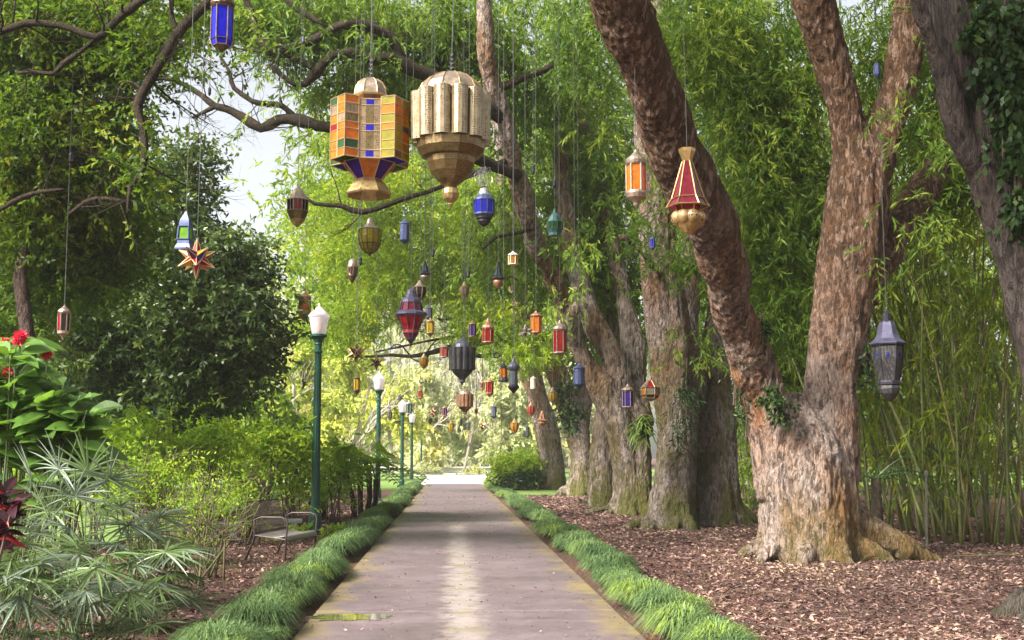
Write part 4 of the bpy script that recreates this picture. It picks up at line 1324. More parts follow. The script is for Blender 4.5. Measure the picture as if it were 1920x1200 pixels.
shrub('young bush glowing light green behind the mossy second trunk', [(1420, 800, 30, 45, 90, 1500, .8)], M_LF_SHRUB, .16, .04, 'bushes right of the path end', clump_r=.3, droop=.7)


shrub('tall loose green bush at the left edge behind the fan palms', [(60, 900, 13, 80, 60, 1100, .5), (150, 870, 13.5, 60, 50, 800, .6)], M_LF_SHRUB, .09, .03, n_stems=10, twiggy=1)
shrub('yellow green bush rising behind the tall loose bush at the left', [(190, 850, 18, 80, 50, 1700, .6), (110, 830, 18, 70, 50, 1300, .4)], M_LF_SHRUB, .10, .045)
shrub('broad light green bush behind all the others, under the dark evergreen', [(330, 870, 27, 120, 40, 2200, .75), (450, 875, 27, 90, 40, 1700, .8), (210, 880, 27, 90, 40, 1500, .7)], M_LF_SHRUB, .14, .06, n_stems=6)

# ---- strap leaved and palm plants
def strap(mb, base, az, el, L, W, curl, fold=.2, seg=6, m=0):
    """one arching strap leaf"""
    V = []
    p = np.array(base, float)
    d = np.array([math.cos(az) * math.cos(el), math.sin(az) * math.cos(el), math.sin(el)])
    s = np.array([-math.sin(az), math.cos(az), 0])
    for i in range(seg + 1):
        q = i / seg
        wv = W * (0.55 + 1.0 * q if q < .35 else .9 * (1 - ((q - .35) / .65) ** 1.6) + .02)
        V += [p - s * wv / 2, p + s * wv / 2]
        d = d + np.array([0, 0, -curl / seg])
        d = d / np.linalg.norm(d)
        p = p + d * L / seg
    F = [(2 * i, 2 * i + 1, 2 * i + 3, 2 * i + 2) for i in range(seg)]
    mb.add(V, F, m)


def plain_leaf(name, col, trans, tw=.35, rough=.4, var=.35, nscale=9):
    m = bpy.data.materials.new(name)
    nt, out = nodes(m)
    g = N(nt, 'ShaderNodeNewGeometry')
    n = noise_n(nt, map_vec(nt), nscale, 4)
    f = math_n(nt, 'ADD', math_n(nt, 'MULTIPLY', g.outputs['Random Per Island'], .7), math_n(nt, 'MULTIPLY', n.outputs[0], .3))
    c = ramp(nt, f, [(0.1, tuple(x * (1 - var) for x in col)), (0.9, tuple(min(1, x * (1 + var * 1.3)) for x in col))]).outputs[0]
    b = N(nt, 'ShaderNodeBsdfPrincipled')
    nt.links.new(c, b.inputs['Base Color'])
    b.inputs['Roughness'].default_value = rough
    t = N(nt, 'ShaderNodeBsdfTranslucent')
    nt.links.new(mix(nt, .5, c, trans), t.inputs['Color'])
    mx = N(nt, 'ShaderNodeMixShader')
    mx.inputs[0].default_value = tw
    nt.links.new(b.outputs[0], mx.inputs[1])
    nt.links.new(t.outputs[0], mx.inputs[2])
    nt.links.new(mx.outputs[0], out.inputs['Surface'])
    return m


M_FAN = plain_leaf('fan_palm_leaf', (0.175, 0.225, 0.165), (0.18, 0.25, 0.11), .22, .38)
M_FAN_G = plain_leaf('fan_palm_green', (0.11, 0.165, 0.06), (0.16, 0.26, 0.04), .35, .35)
M_PHIL = plain_leaf('philodendron_leaf', (0.22, 0.36, 0.025), (0.36, 0.55, 0.03), .42, .35)
M_BIGL = plain_leaf('broad_leaf', (0.085, 0.17, 0.028), (0.26, 0.46, 0.03), .4, .36, .5)
M_STRAP = plain_leaf('strap_leaf', (0.14, 0.22, 0.04), (0.28, 0.42, 0.05), .4, .4)
M_STRAP_D = plain_leaf('strap_leaf_dark', (0.035, 0.075, 0.02), (0.08, 0.16, 0.03), .3, .35)
M_MAROON = plain_leaf('maroon_leaf', (0.040, 0.009, 0.014), (0.10, 0.008, 0.012), .22, .3, .6)
M_SCARLET = plain_leaf('scarlet_leaf', (0.30, 0.012, 0.018), (0.6, 0.02, 0.02), .35, .35, .3)
M_PETAL = plain_leaf('red_petal', (0.65, 0.02, 0.06), (0.8, 0.06, 0.12), .4, .45, .3)

# staghorn like fern on the grey trunk
c = P(1208, 800, 22.2)
t = thing('strap_fern', 'bright green strap leaved fern growing on the side of the grey trunk', 'fern', c)
mb = MB()
for k in range(75):
    strap(mb, c + np.array([random.gauss(0, .05), random.gauss(0, .05), random.gauss(0, .12)]), random.uniform(math.pi * .75, math.pi * 1.75), random.uniform(-.5, .9), random.uniform(.35, .62), .045, random.uniform(.6, 1.8))
mb.build('fronds', M_STRAP, t)
mb = MB()
mb.lathe(c + np.array([0.05, 0.1, -.25]), [(.03, 0), (.12, .08), (.15, .2), (.11, .34), (.03, .42)], 10)
mb.build('root_mass', M_LIMB, t, smooth=True)

# dark strappy plants under the leaning tree
for i, (px, D, n, lab, L) in enumerate([(1128, 31.2, 55, 'dark strap leaved plant at the foot of the brown trunk', .75), (1108, 34, 40, 'smaller dark strap leaved plant left behind the one at the brown trunk', .6)]):
    g = at_ground(px, D)
    t = thing('strap_plant', lab, 'plant', g, 'dark strap leaved plants between the trunks')
    mb = MB()
    for k in range(n):
        strap(mb, g + np.array([random.gauss(0, .14), random.gauss(0, .1), 0]), random.uniform(0, 2 * math.pi), random.uniform(.5, 1.4), random.uniform(.5, 1.0) * L, .06, random.uniform(.8, 1.8))
    mb.build('leaves', M_STRAP_D, t)

# dark palm fronds behind the big trunk
g = at_ground(1640, 18.6)
t = thing('feather_palm', 'low palm with dark arching fronds peeping out right of the largest trunk', 'palm', g)
for k, (az, el, L) in enumerate([(-.1, .9, 1.5), (.2, .55, 1.5), (-.5, .5, 1.3), (.1, .25, 1.3), (.9, .9, 1.2), (2.6, .8, 1.3), (-1.2, .7, 1.2), (3.3, .5, 1.2)]):
    mb = MB()
    p = g + np.array([0, 0, 1.1])
    d = np.array([math.cos(az) * math.cos(el), math.sin(az) * math.cos(el), math.sin(el)])
    pts = [p]
    for i in range(10):
        d = d + np.array([0, 0, -.13])
        d = d / np.linalg.norm(d)
        p = p + d * L / 10
        pts.append(p)
        for sg in (-1, 1):
            az2 = math.atan2(d[1], d[0]) + sg * .9
            strap(mb, p, az2, .15, .34 * (1 - .05 * i), .028, .9, seg=3)
    mb.tube(pts, [.014 - .001 * i for i in range(len(pts))], 5)
    mb.build('frond', M_STRAP_D, t)
mb = MB()
mb.tube([g, g + np.array([0, 0, .6]), g + np.array([0, 0, 1.12])], [.12, .10, .08], 8)
mb.build('trunk', M_LIMB, t, smooth=True)


# fan palms in the left foreground
def fan_frond(t, hub, az, el, Rr, n, mat, foot, tilt=.0):
    n = int(n * 1.25)
    """a fan leaf: leaflets spread round the hub; stalk down to the foot"""
    mb = MB()
    d = np.array([math.cos(az) * math.cos(el), math.sin(az) * math.cos(el), math.sin(el)])
    s = np.array([-math.sin(az), math.cos(az), 0])
    nrm = np.cross(s, d)
    for k in range(n):
        a = -2.2 + 4.4 * (k + .5) / n + random.uniform(-.08, .08)
        e = d * math.cos(a) + s * math.sin(a) + nrm * random.uniform(-.05, .18)
        L = 1.32 * Rr * (0.78 + 0.22 * math.cos(a * .55)) * random.uniform(.85, 1.1)
        W = L * .055
        q = unit(np.cross(e, nrm + .3 * rng.normal(size=3)))
        V = []
        p = np.array(hub, float)
        ee = e.copy()
        nn = np.cross(q, ee)
        for i in range(5):
            wv = W * (.35, 1.0, 1.0, .65, .06)[i]
            V += [p - q * wv / 2, p + nn * wv * .22, p + q * wv / 2]
            ee = ee + np.array([0, 0, -.10])
            ee = ee / np.linalg.norm(ee)
            p = p + ee * L / 4
        F = []
        for i in range(4):
            F += [(3 * i, 3 * i + 1, 3 * i + 4, 3 * i + 3), (3 * i + 1, 3 * i + 2, 3 * i + 5, 3 * i + 4)]
        mb.add(V, F, 0)
    f = np.array(foot)
    mid = (f + hub) / 2 + np.array([0, 0, .06])
    mb.tube([f, mid, hub], [.008, .006, .005], 5, m=1)
    mb.build('frond', [mat, M_STEM_G], t)


GP = 'silvery fan palms in the left foreground'
palms = [
    ('silvery fan palm with the tallest upright fronds, beside the maroon leaves', (150, 9.6), [(140, 930, .28, 1.1), (95, 960, .30, 1.4), (165, 885, .30, 1.35), (190, 950, .30, .8), (60, 900, .26, 1.3), (205, 900, .27, 1.0), (110, 880, .25, 1.3), (130, 990, .28, .6), (75, 1000, .26, .9)]),
    ('silvery fan palm with wide spreading fronds nearest the wire bench', (265, 9.9), [(240, 985, .34, .5), (300, 1040, .34, .15), (330, 1075, .30, .0), (275, 1000, .30, .7), (220, 1020, .30, .3), (300, 970, .28, .6), (255, 1060, .30, .1), (340, 1030, .3, .2), (290, 1090, .3, -.3), (225, 950, .28, 1.0)]),
    ('low fan palm with pale drooping fronds in the front of the left bed', (175, 8.6), [(180, 1065, .33, -.1), (150, 1040, .30, .2), (210, 1090, .30, -.3), (125, 1080, .28, -.2), (240, 1110, .26, -.3), (160, 1110, .26, -.5), (200, 1040, .3, .3), (100, 1050, .3, .2)]),
    ('fan palm with star shaped drooping fronds at the lower left edge', (25, 8.4), [(38, 1118, .34, -.3), (5, 1080, .30, .2), (60, 1085, .28, 0), (-15, 1130, .30, -.2), (20, 1050, .3, .5), (75, 1060, .26, .4), (45, 1020, .28, .8)]),
]
for lab, (px, D), fr in palms:
    g = at_ground(px, D)
    t = thing('fan_palm', lab, 'palm', g, GP)
    for (x, y, Rr, el) in fr:
        dd = D + random.uniform(-.35, .25)
        hub = P(x, y, dd)
        az = math.atan2(-0.6 + random.uniform(-.6, .6), (x - px) / 80.0 + random.uniform(-.4, .4))
        fan_frond(t, hub, az, el, Rr, random.choice((15, 17, 19)), M_FAN if random.random() < .72 else M_FAN_G, g + np.array([random.gauss(0, .08), random.gauss(0, .08), 0.0]))
    for k in range(15):
        hub = g + np.array([random.gauss(0, .30), random.uniform(.0, .5), random.uniform(.2, .8)])
        fan_frond(t, hub, random.uniform(0, 6.28), random.uniform(-.3, .9), random.uniform(.22, .3), 15, M_FAN_G, g + np.array([random.gauss(0, .1), random.gauss(0, .1), 0]))


def blade(mb, base, d, up, L, W, m=0, wav=.0):
    """broad pointed leaf with a raised fold along the midrib"""
    d = unit(np.array(d, float))
    s = unit(np.cross(d, up))
    nrm = np.cross(s, d)
    V = []
    prof = [(0, .03), (.12, .55), (.3, .95), (.48, 1.0), (.68, .75), (.86, .36), (1, .01)]
    for q, wv in prof:
        c = np.array(base) + d * L * q - np.array([0, 0, 1]) * (L * .22 * q * q) + nrm * 0
        e = random.uniform(-wav, wav) * W
        V += [c - s * W / 2 * wv + nrm * (W * .12 * wv + e), c, c + s * W / 2 * wv + nrm * (W * .12 * wv - e)]
    F = []
    for i in range(len(prof) - 1):
        F += [(3 * i, 3 * i + 1, 3 * i + 4, 3 * i + 3), (3 * i + 1, 3 * i + 2, 3 * i + 5, 3 * i + 4)]
    mb.add(V, F, m)


# broad leaved plant with red flower heads
Dp = 10.6
g = at_ground(40, Dp)
t = thing('flowering_plant', 'tall broad leaved green plant with red flower heads at the left edge', 'plant', g)
mb, ms = MB(), MB()
for k in range(38):
    tx, ty = random.uniform(-60, 175), 0
    lim = 640 + max(0, (tx - 60)) * .95 + max(0, 20 - tx) * .1
    ty = random.uniform(lim, 850)
    if k < 8:
        tx, ty = [(30, 650), (70, 680), (120, 720), (150, 770), (10, 700), (185, 800), (90, 740), (60, 790)][k]
    top = P(tx, ty, Dp + random.uniform(-.35, .5))
    ft = g + np.array([random.gauss(0, .15), random.gauss(.1, .15), .1])
    mid = ft * .4 + top * .6 + np.array([random.gauss(0, .05), 0, .05])
    ms.tube([ft, mid, top], [.012, .009, .006], 6)
    for j in range(17):
        a = random.uniform(0, 6.28)
        q = random.uniform(0.0, 1.0) ** 1.5 * .95
        b = top * (1 - q) + mid * q
        el = random.uniform(-.2, .6)
        d = np.array([math.cos(a) * math.cos(el), math.sin(a) * math.cos(el), math.sin(el)])
        L = random.uniform(.17, .36)
        blade(mb, b + d * .04, d, np.array([random.gauss(0, .25), -.7 + random.gauss(0, .25), 1.0]), L, L * random.uniform(.46, .58), wav=.03)
mb.build('foliage', M_BIGL, t)
ms.build('stem', M_STEM_G, t, smooth=True)
for (x, y, r_) in [(38, 634, .075), (8, 645, .05), (14, 700, .055), (88, 664, .022)]:
    mb = MB()
    c = P(x, y, Dp - .12)
    for k in range(110):
        u = unit(rng.normal(size=3) * np.array([1, 1, 1.1]))
        b = c + u * r_ * random.uniform(.1, .62) * np.array([1, 1, 1.25])
        blade(mb, b, u + np.array([0, 0, .2]), rng.normal(size=3), random.uniform(.03, .048), .03)
    mb.tube([c - np.array([0, 0, .18]), c], [.006, .01], 5, m=1)
    mb.build('flower_head', [M_PETAL, M_STEM_G], t)

# maroon leaved plant
Dp = 7.2
g = at_ground(-20, Dp)
t = thing('maroon_plant', 'dark maroon leaved plant with scarlet young leaves at the left edge', 'plant', g)
mb, mr, ms = MB(), MB(), MB()
for (x, y, n, r_) in [(8, 935, 24, 1), (0, 985, 26, 1), (20, 965, 14, 1), (-20, 930, 16, 1), (-5, 1025, 16, 1)]:
    c = P(x, y, Dp + random.uniform(-.15, .15))
    ms.tube([g + np.array([random.gauss(0, .05), 0, 0]), (g + c) / 2 + np.array([-.03, 0, .05]), c], [.012, .01, .008], 6)
    for k in range(n):
        a = random.uniform(0, 6.28)
        el = random.uniform(-.3, 1.0)
        d = np.array([math.cos(a) * math.cos(el), math.sin(a) * math.cos(el), math.sin(el)])
        L = random.uniform(.11, .19)
        tgt = mr if (random.random() < .05) else mb
        blade(tgt, c + np.array([0, 0, random.uniform(-.08, .05)]), d, np.array([random.gauss(0, .3), -.4, 1.0]), L, L * .38, wav=.04)
mb.build('foliage', M_MAROON, t)
mr.build('young_leaf', M_SCARLET, t)
ms.build('stem', M_TWIG_D, t)


# split leaf philodendron right of the first lamp post
def split_leaf(t, base, tip_dir, L, foot, mat):
    mb = MB()
    d = unit(np.array(tip_dir, float))
    s = unit(np.cross(d, np.array([0, 0, 1.0]) + .3 * rng.normal(size=3)))
    nrm = np.cross(s, d)
    V, F = [], []
    pts = []
    nl = 9
    for i in range(nl + 1):
        q = i / nl
        c = np.array(base) + d * L * q + np.array([0, 0, -.35 * L * q * q])
        pts.append(c)
        if i == nl:
            strap_len = L * .22
        for sg in (-1, 1):
            ln = L * .48 * (math.sin(math.pi * (0.12 + .82 * q)) ** .7) * random.uniform(.85, 1.1)
            e = unit(s * sg * 1.0 + d * (.15 + .75 * q) + nrm * .18)
            w0 = L * .075
            wv = d * w0 / 2
            a0, a1 = c - wv, c + wv
            m0 = c + e * ln * .55 - np.array([0, 0, ln * .06])
            e1 = c + e * ln - np.array([0, 0, ln * .22])
            n0 = len(V)
            V += [a0, a1, m0 - wv * 1.15, m0 + wv * 1.15, e1 - wv * .25, e1 + wv * .25]
            F += [(n0, n0 + 1, n0 + 3, n0 + 2), (n0 + 2, n0 + 3, n0 + 5, n0 + 4)]
    mb.add(V, F, 0)
    mb.tube(pts, [.012 - .0008 * i for i in range(len(pts))], 5, m=1)
    f = np.array(foot)
    mid = (f + base) / 2 + np.array([0, 0, .14])
    mb.tube([f, mid, base], [.018, .014, .012], 5, m=1)
    mb.build('leaf', [mat, M_STEM_G], t)


for (px, D, lab, n, hz, spread_) in [(684, 27.5, 'large split leaved philodendron on bare trunks right of the first lamp post', 46, 1.05, 1.15), (612, 26.5, 'smaller split leaved plant tucked behind the first lamp post', 24, .5, .85)]:
    g = at_ground(px, D)
    t = thing('split_leaf_plant', lab, 'plant', g, 'split leaved plants by the border')
    heads = []
    for k in range(4 if n > 20 else 2):
        hd = g + np.array([random.uniform(-.45, .45) * spread_, random.uniform(-.3, .3), hz * random.uniform(.7, 1.1)])
        heads.append(hd)
        mb = MB()
        ft = g + np.array([(hd - g)[0] * .5, random.gauss(0, .1), -.05])
        mb.tube([ft, (ft + hd) / 2 + np.array([random.gauss(0, .05), 0, 0]), hd], [.07, .06, .075], 8)
        mb.build('stem', M_LIMB, t, smooth=True)
    for k in range(n):
        hd = heads[k % len(heads)]
        a = random.uniform(0, 6.28)
        el = random.uniform(.1, 1.2)
        d = np.array([math.cos(a) * math.cos(el), math.sin(a) * math.cos(el) * .8, math.sin(el)])
        b = hd + d * random.uniform(.3, .7) * spread_
        split_leaf(t, b, np.array([d[0] * 1.2, d[1] - .25, .15 + .5 * math.sin(el) - .35]), random.uniform(.62, .92) * spread_ * .95, hd, M_PHIL)

# ================================================================== LAMP POSTS, BENCHES
M_POST = simple('green_post_paint', (0.018, 0.075, 0.055), 0.35, 0.3, var=.25, nscale=5, bump=.05)
M_GLOBE = bpy.data.materials.new('frosted_globe')
nt, out = nodes(M_GLOBE)
b_ = bsdf(nt, out, (0.85, 0.80, 0.83), 0.25)
t_ = N(nt, 'ShaderNodeBsdfTranslucent')
t_.inputs['Color'].default_value = (0.9, 0.85, 0.88, 1)
mx = N(nt, 'ShaderNodeMixShader')
mx.inputs[0].default_value = .5
nt.links.new(b_.outputs[0], mx.inputs[1])
nt.links.new(t_.outputs[0], mx.inputs[2])
tr = N(nt, 'ShaderNodeBsdfTransparent')
mx2 = N(nt, 'ShaderNodeMixShader')
mx2.inputs[0].default_value = .22
nt.links.new(mx.outputs[0], mx2.inputs[1])
nt.links.new(tr.outputs[0], mx2.inputs[2])
nt.links.new(mx2.outputs[0], out.inputs['Surface'])
M_BULB = simple('lamp_bulb', (0.75, 0.42, 0.36), .4, var=.1)

GL = 'green lamp posts left of the path'


def lamp(label, px, D, htop):
    g = at_ground(px, D)
    t = thing('lamp_post', label, 'lamp post', g, GL)
    k = htop / 4.45
    h = 3.82 * k
    mb = MB()
    mb.lathe(g, [(.16, -.05), (.16, .06), (.125, .10), (.12, .34), (.095, .40), (.09, .52)], 16)
    mb.build('base', M_POST, t, smooth=False)
    mb = MB()
    prof = []
    n = 24
    V = [(.082, .5), (.078, .9), (.068, h * .6), (.060, h - .34)]
    mb.lathe(g, V, 12)
    for i in range(12):       # flutes
        a = 2 * math.pi * i / 12
        mb.tube([(g[0] + .076 * math.cos(a), g[1] + .076 * math.sin(a), .52), (g[0] + .057 * math.cos(a), g[1] + .057 * math.sin(a), h - .36)], [.011, .008], 4)
    mb.build('shaft', M_POST, t)
    mb = MB()
    mb.lathe(g, [(.062, h - .36), (.085, h - .34), (.085, h - .31), (.066, h - .29), (.066, h - .20), (.08, h - .18), (.075, h - .15), (.12, h - .05), (.165, h - .03), (.165, h + .01), (.13, h + .02)], 18)
    mb.build('collar', M_POST, t, smooth=False)
    mb = MB()
    mb.lathe(g, [(.125, h + .02), (.14, h + .06), (.175, h + .24), (.192, h + .36)], 18, cap=False)
    gl = mb.build('globe', M_GLOBE, t, smooth=True)
    mb = MB()
    mb.lathe(g, [(.205, h + .355), (.208, h + .375), (.18, h + .42), (.10, h + .50), (.045, h + .55), (.022, h + .57), (.024, h + .60), (.008, h + .63)], 18)
    mb.build('roof', M_GLOBE, t, smooth=True)
    mb = MB()
    mb.lathe(g, [(.05, h + .03), (.065, h + .06), (.065, h + .22), (.045, h + .27)], 12)
    mb.build('bulb', M_BULB, t, smooth=True)
    return t


lamp('nearest green lamp post with a white frosted head, rising from leafy ground cover', 593, 22.3, 4.45)
lamp('second green lamp post, its foot hidden behind the split leaved plant', 709, 37.6, 4.2)
lamp('third lamp post with a glowing white head at the end of the border grass', 754, 52, 3.95)
lamp('fourth lamp post, pale and slim just right of the third', 772, 67, 3.9)
lamp('farthest lamp post, small and hazy', 790, 88, 3.9)

M_WIRE = simple('bench_wire', (0.075, 0.055, 0.05), .45, .6, var=.3)
M_SEATMESH = simple('bench_mesh_seat', (0.22, 0.19, 0.18), .45, .35, var=.25, nscale=40, bump=.5)

# wire bench facing the path, seen from its end
g = G(512, 1056)
t = thing('wire_bench', 'low brown metal bench with looped arms on the mulch beside the border grass', 'bench', g)
ang = R(-12)
ca, sa = math.cos(ang), math.sin(ang)


def BL(x, y, z):    # x towards the path, y along the bench away from the viewer
    return np.array([g[0] + x * ca - y * sa, g[1] + x * sa + y * ca, z])


W_, LN = .52, 1.15
for (x, y0, nm) in [(0, 0, 0)]:
    pass
for y in (-.1, LN):
    mb = MB()      # loop arm with both of its legs
    mb.tube([BL(-.38, y - .02, 0), BL(-.26, y, .30), BL(-.24, y, .40), BL(-.25, y, .60), BL(-.15, y, .635), BL(.14, y, .635), BL(.215, y, .61), BL(.235, y, .55), BL(.22, y, .36), BL(.21, y, 0.0)], .014, 8)
    mb.build('arm_frame', M_WIRE, t, smooth=True)
mb = MB()
nn = 14
V = []
for i in range(nn + 1):
    y = -.1 + (LN + .1) * i / nn
    for (x, z) in [(-.25, .40), (-.12, .372), (.03, .362), (.14, .372), (.20, .385), (.235, .36), (.24, .30)]:
        V.append(BL(x, y, z))
F = []
for i in range(nn):
    for j in range(6):
        a = i * 7 + j
        F.append((a, a + 1, a + 8, a + 7))
o_ = MB()
o_.add(V, F)
o_ = o_.build('seat', M_SEATMESH, t, smooth=True)
sd_ = o_.modifiers.new('s', 'SOLIDIFY')
sd_.thickness = .012
# back of bent wires
mb = MB()
for i in range(34):
    y = -.1 + (LN + .1) * i / 33
    mb.tube([BL(-.25, y, .40), BL(-.31, y, .58), BL(-.38, y, .84)], .0045, 4)
for z, x in ((.84, -.38), (.62, -.32), (.42, -.255)):
    mb.tube([BL(x, -.1, z), BL(x, LN, z)], .011, 6)
mb.build('backrest', M_WIRE, t)
mb = MB()
mb.tube([BL(.21, -.1, .30), BL(.21, LN, .30)], .012, 6)
mb.tube([BL(-.25, -.1, .385), BL(.21, -.1, .33)], .012, 6)
mb.tube([BL(-.25, LN, .385), BL(.21, LN, .33)], .012, 6)
mb.build('seat_rail', M_WIRE, t)

M_STONE = simple('grey_stone', (0.30, 0.29, 0.28), .8, var=.25, nscale=12, bump=.4)
for (px, D, wd, lab) in [(527, 22.0, .85, 'flat grey stone seat beside the lamp post foot'), (425, 21.0, .55, 'flat grey stone seat half hidden in brush left of the wire bench')]:
    g = at_ground(px, D)
    t = thing('stone_seat', lab, 'stone seat', g, 'stone seats in the planting bed')
    mb = MB()
    mb.box(g + np.array([0, 0, .255]), (wd, .42, .07), .12)
    o_ = mb.build('slab', M_STONE, t)
    b2 = o_.modifiers.new('b', 'BEVEL')
    b2.width = .012
    for sx in (-1, 1):
        mb = MB()
        mb.box(g + np.array([sx * wd * .32, 0, .10]), (.12, .32, .24), .12)
        mb.build('leg', M_STONE, t)

# pale stake in the ground by the bamboo
g = at_ground(1731, 17.4)
mb = MB()
mb.tube([g + np.array([-.01, 0, -.05]), g + np.array([.01, 0, .6]), g + np.array([.03, 0, 1.18])], [.02, .018, .015], 7)
mb.lathe(g + np.array([.03, 0, 1.16]), [(.02, 0), (.035, .03), (.03, .08), (.012, .10)], 8)
o_ = mb.build('stake', simple('weathered_wood', (0.22, 0.20, 0.16), .8, var=.3, nscale=8))
tag(o_, 'thin pale weathered stake standing upright in front of the bamboo', 'stake')

# long dry stick lying on the litter
g = G(1850, 1048)
mb = MB()
mb.tube([g + np.array([-.5, .1, .03]), g + np.array([0, 0, .05]), g + np.array([.35, .03, .06]), g + np.array([.6, -.08, .035])], [.008, .014, .011, .006], 6)
o_ = mb.build('fallen_stick', M_TWIG_T)
tag(o_, 'long dry stick lying on the leaf litter near the bamboo', 'stick')

# ================================================================== HANGING LANTERNS
M_BRASS = simple('aged_brass', (0.38, 0.27, 0.12), .38, .75, var=.35, nscale=18, bump=.1, dirt=(.16, .10, .06))
M_GOLD = simple('bright_brass', (0.48, 0.32, 0.13), .32, .8, var=.25, nscale=18, bump=.1)
M_PINKB = simple('pinkish_brass', (0.38, 0.29, 0.225), .35, .7, var=.3, nscale=18, bump=.1, dirt=(.20, .12, .09))
M_COPPER = simple('copper', (0.48, 0.24, 0.14), .4, .7, var=.3, nscale=18, dirt=(.14, .07, .05))
M_DKBRASS = simple('dark_brass', (0.13, 0.085, 0.055), .42, .7, var=.4, nscale=18)
M_IRON = simple('black_iron', (0.026, 0.025, 0.032), .4, .5, var=.35, nscale=16, bump=.1)
M_GREYM = simple('grey_metal', (0.10, 0.105, 0.14), .42, .5, var=.25, nscale=16)
M_BLUEM = simple('blue_grey_metal', (0.075, 0.095, 0.20), .42, .45, var=.25, nscale=16)
M_TEALM = simple('teal_metal', (0.06, 0.14, 0.13), .45, .4, var=.3, nscale=14)
M_LILAC = simple('lilac_metal', (0.085, 0.078, 0.13), .42, .5, var=.25, nscale=14)
M_SILVER = simple('dull_silver', (0.45, 0.43, 0.44), .35, .7, var=.25, nscale=16)
M_IVORY = simple('ivory_paint', (0.62, 0.55, 0.42), .6, var=.12)
M_CABLE = simple('cable_steel', (0.11, 0.11, 0.105), .5, .6, var=.2)
M_PERF = perforated('pierced_brass', (0.42, 0.29, 0.17), .36, .7, scale=62)
M_PALEB = simple('pale_brass_strip', (0.50, 0.36, 0.20), .4, .55, var=.15)
M_PERF_P = perforated('pierced_pale_brass', (0.40, 0.31, 0.19), .38, .75, scale=48)
M_PERF_D = perforated('pierced_dark_brass', (0.25, 0.175, 0.075), .36, .8, scale=46)
M_PERF_I = perforated('pierced_iron', (0.045, 0.045, 0.052), .42, .5, hole=(.15, .13, .10), scale=75)
M_PERF_C = perforated('pierced_copper', (0.50, 0.27, 0.16), .4, .65, scale=40)
M_PIERCE = perforated('pierced_bowl', (0.58, 0.38, 0.16), .38, .6, hole=(.02, .012, .008), scale=28)
GLS = {
    'blue': glass('blue_glass', (0.03, 0.03, 0.75)), 'violet': glass('violet_glass', (0.09, 0.03, 0.42)),
    'orange': glass('orange_glass', (0.95, 0.30, 0.015)), 'amber': glass('amber_glass', (0.70, 0.32, 0.03)),
    'yellow': glass('yellow_glass', (0.78, 0.55, 0.02)), 'olive': glass('olive_yellow_glass', (0.50, 0.44, 0.03)),
    'red': glass('red_glass', (0.55, 0.02, 0.02)), 'wine': glass('wine_glass', (0.26, 0.025, 0.05), .35, .06),
    'green': glass('green_glass', (0.28, 0.62, 0.02)), 'dgreen': glass('dark_green_glass', (0.04, 0.12, 0.03), .35),
    'teal': glass('teal_glass', (0.06, 0.16, 0.24), .35), 'clear': glass('clear_glass', (0.42, 0.34, 0.24), .35, .3),
    'sky': glass('pale_blue_glass', (0.14, 0.26, 0.55), .35), 'dark': glass('smoked_glass', (0.05, 0.03, 0.025), .3, .1),
    'pink': glass('pink_glass', (0.7, 0.10, 0.09)),
}
FWD = _rot @ np.array([0, 0, -1.0])
GLAN = 'lanterns hanging over the path'


def scale_at(p):
    return float(np.dot(p - EYE, FWD)) / FPX


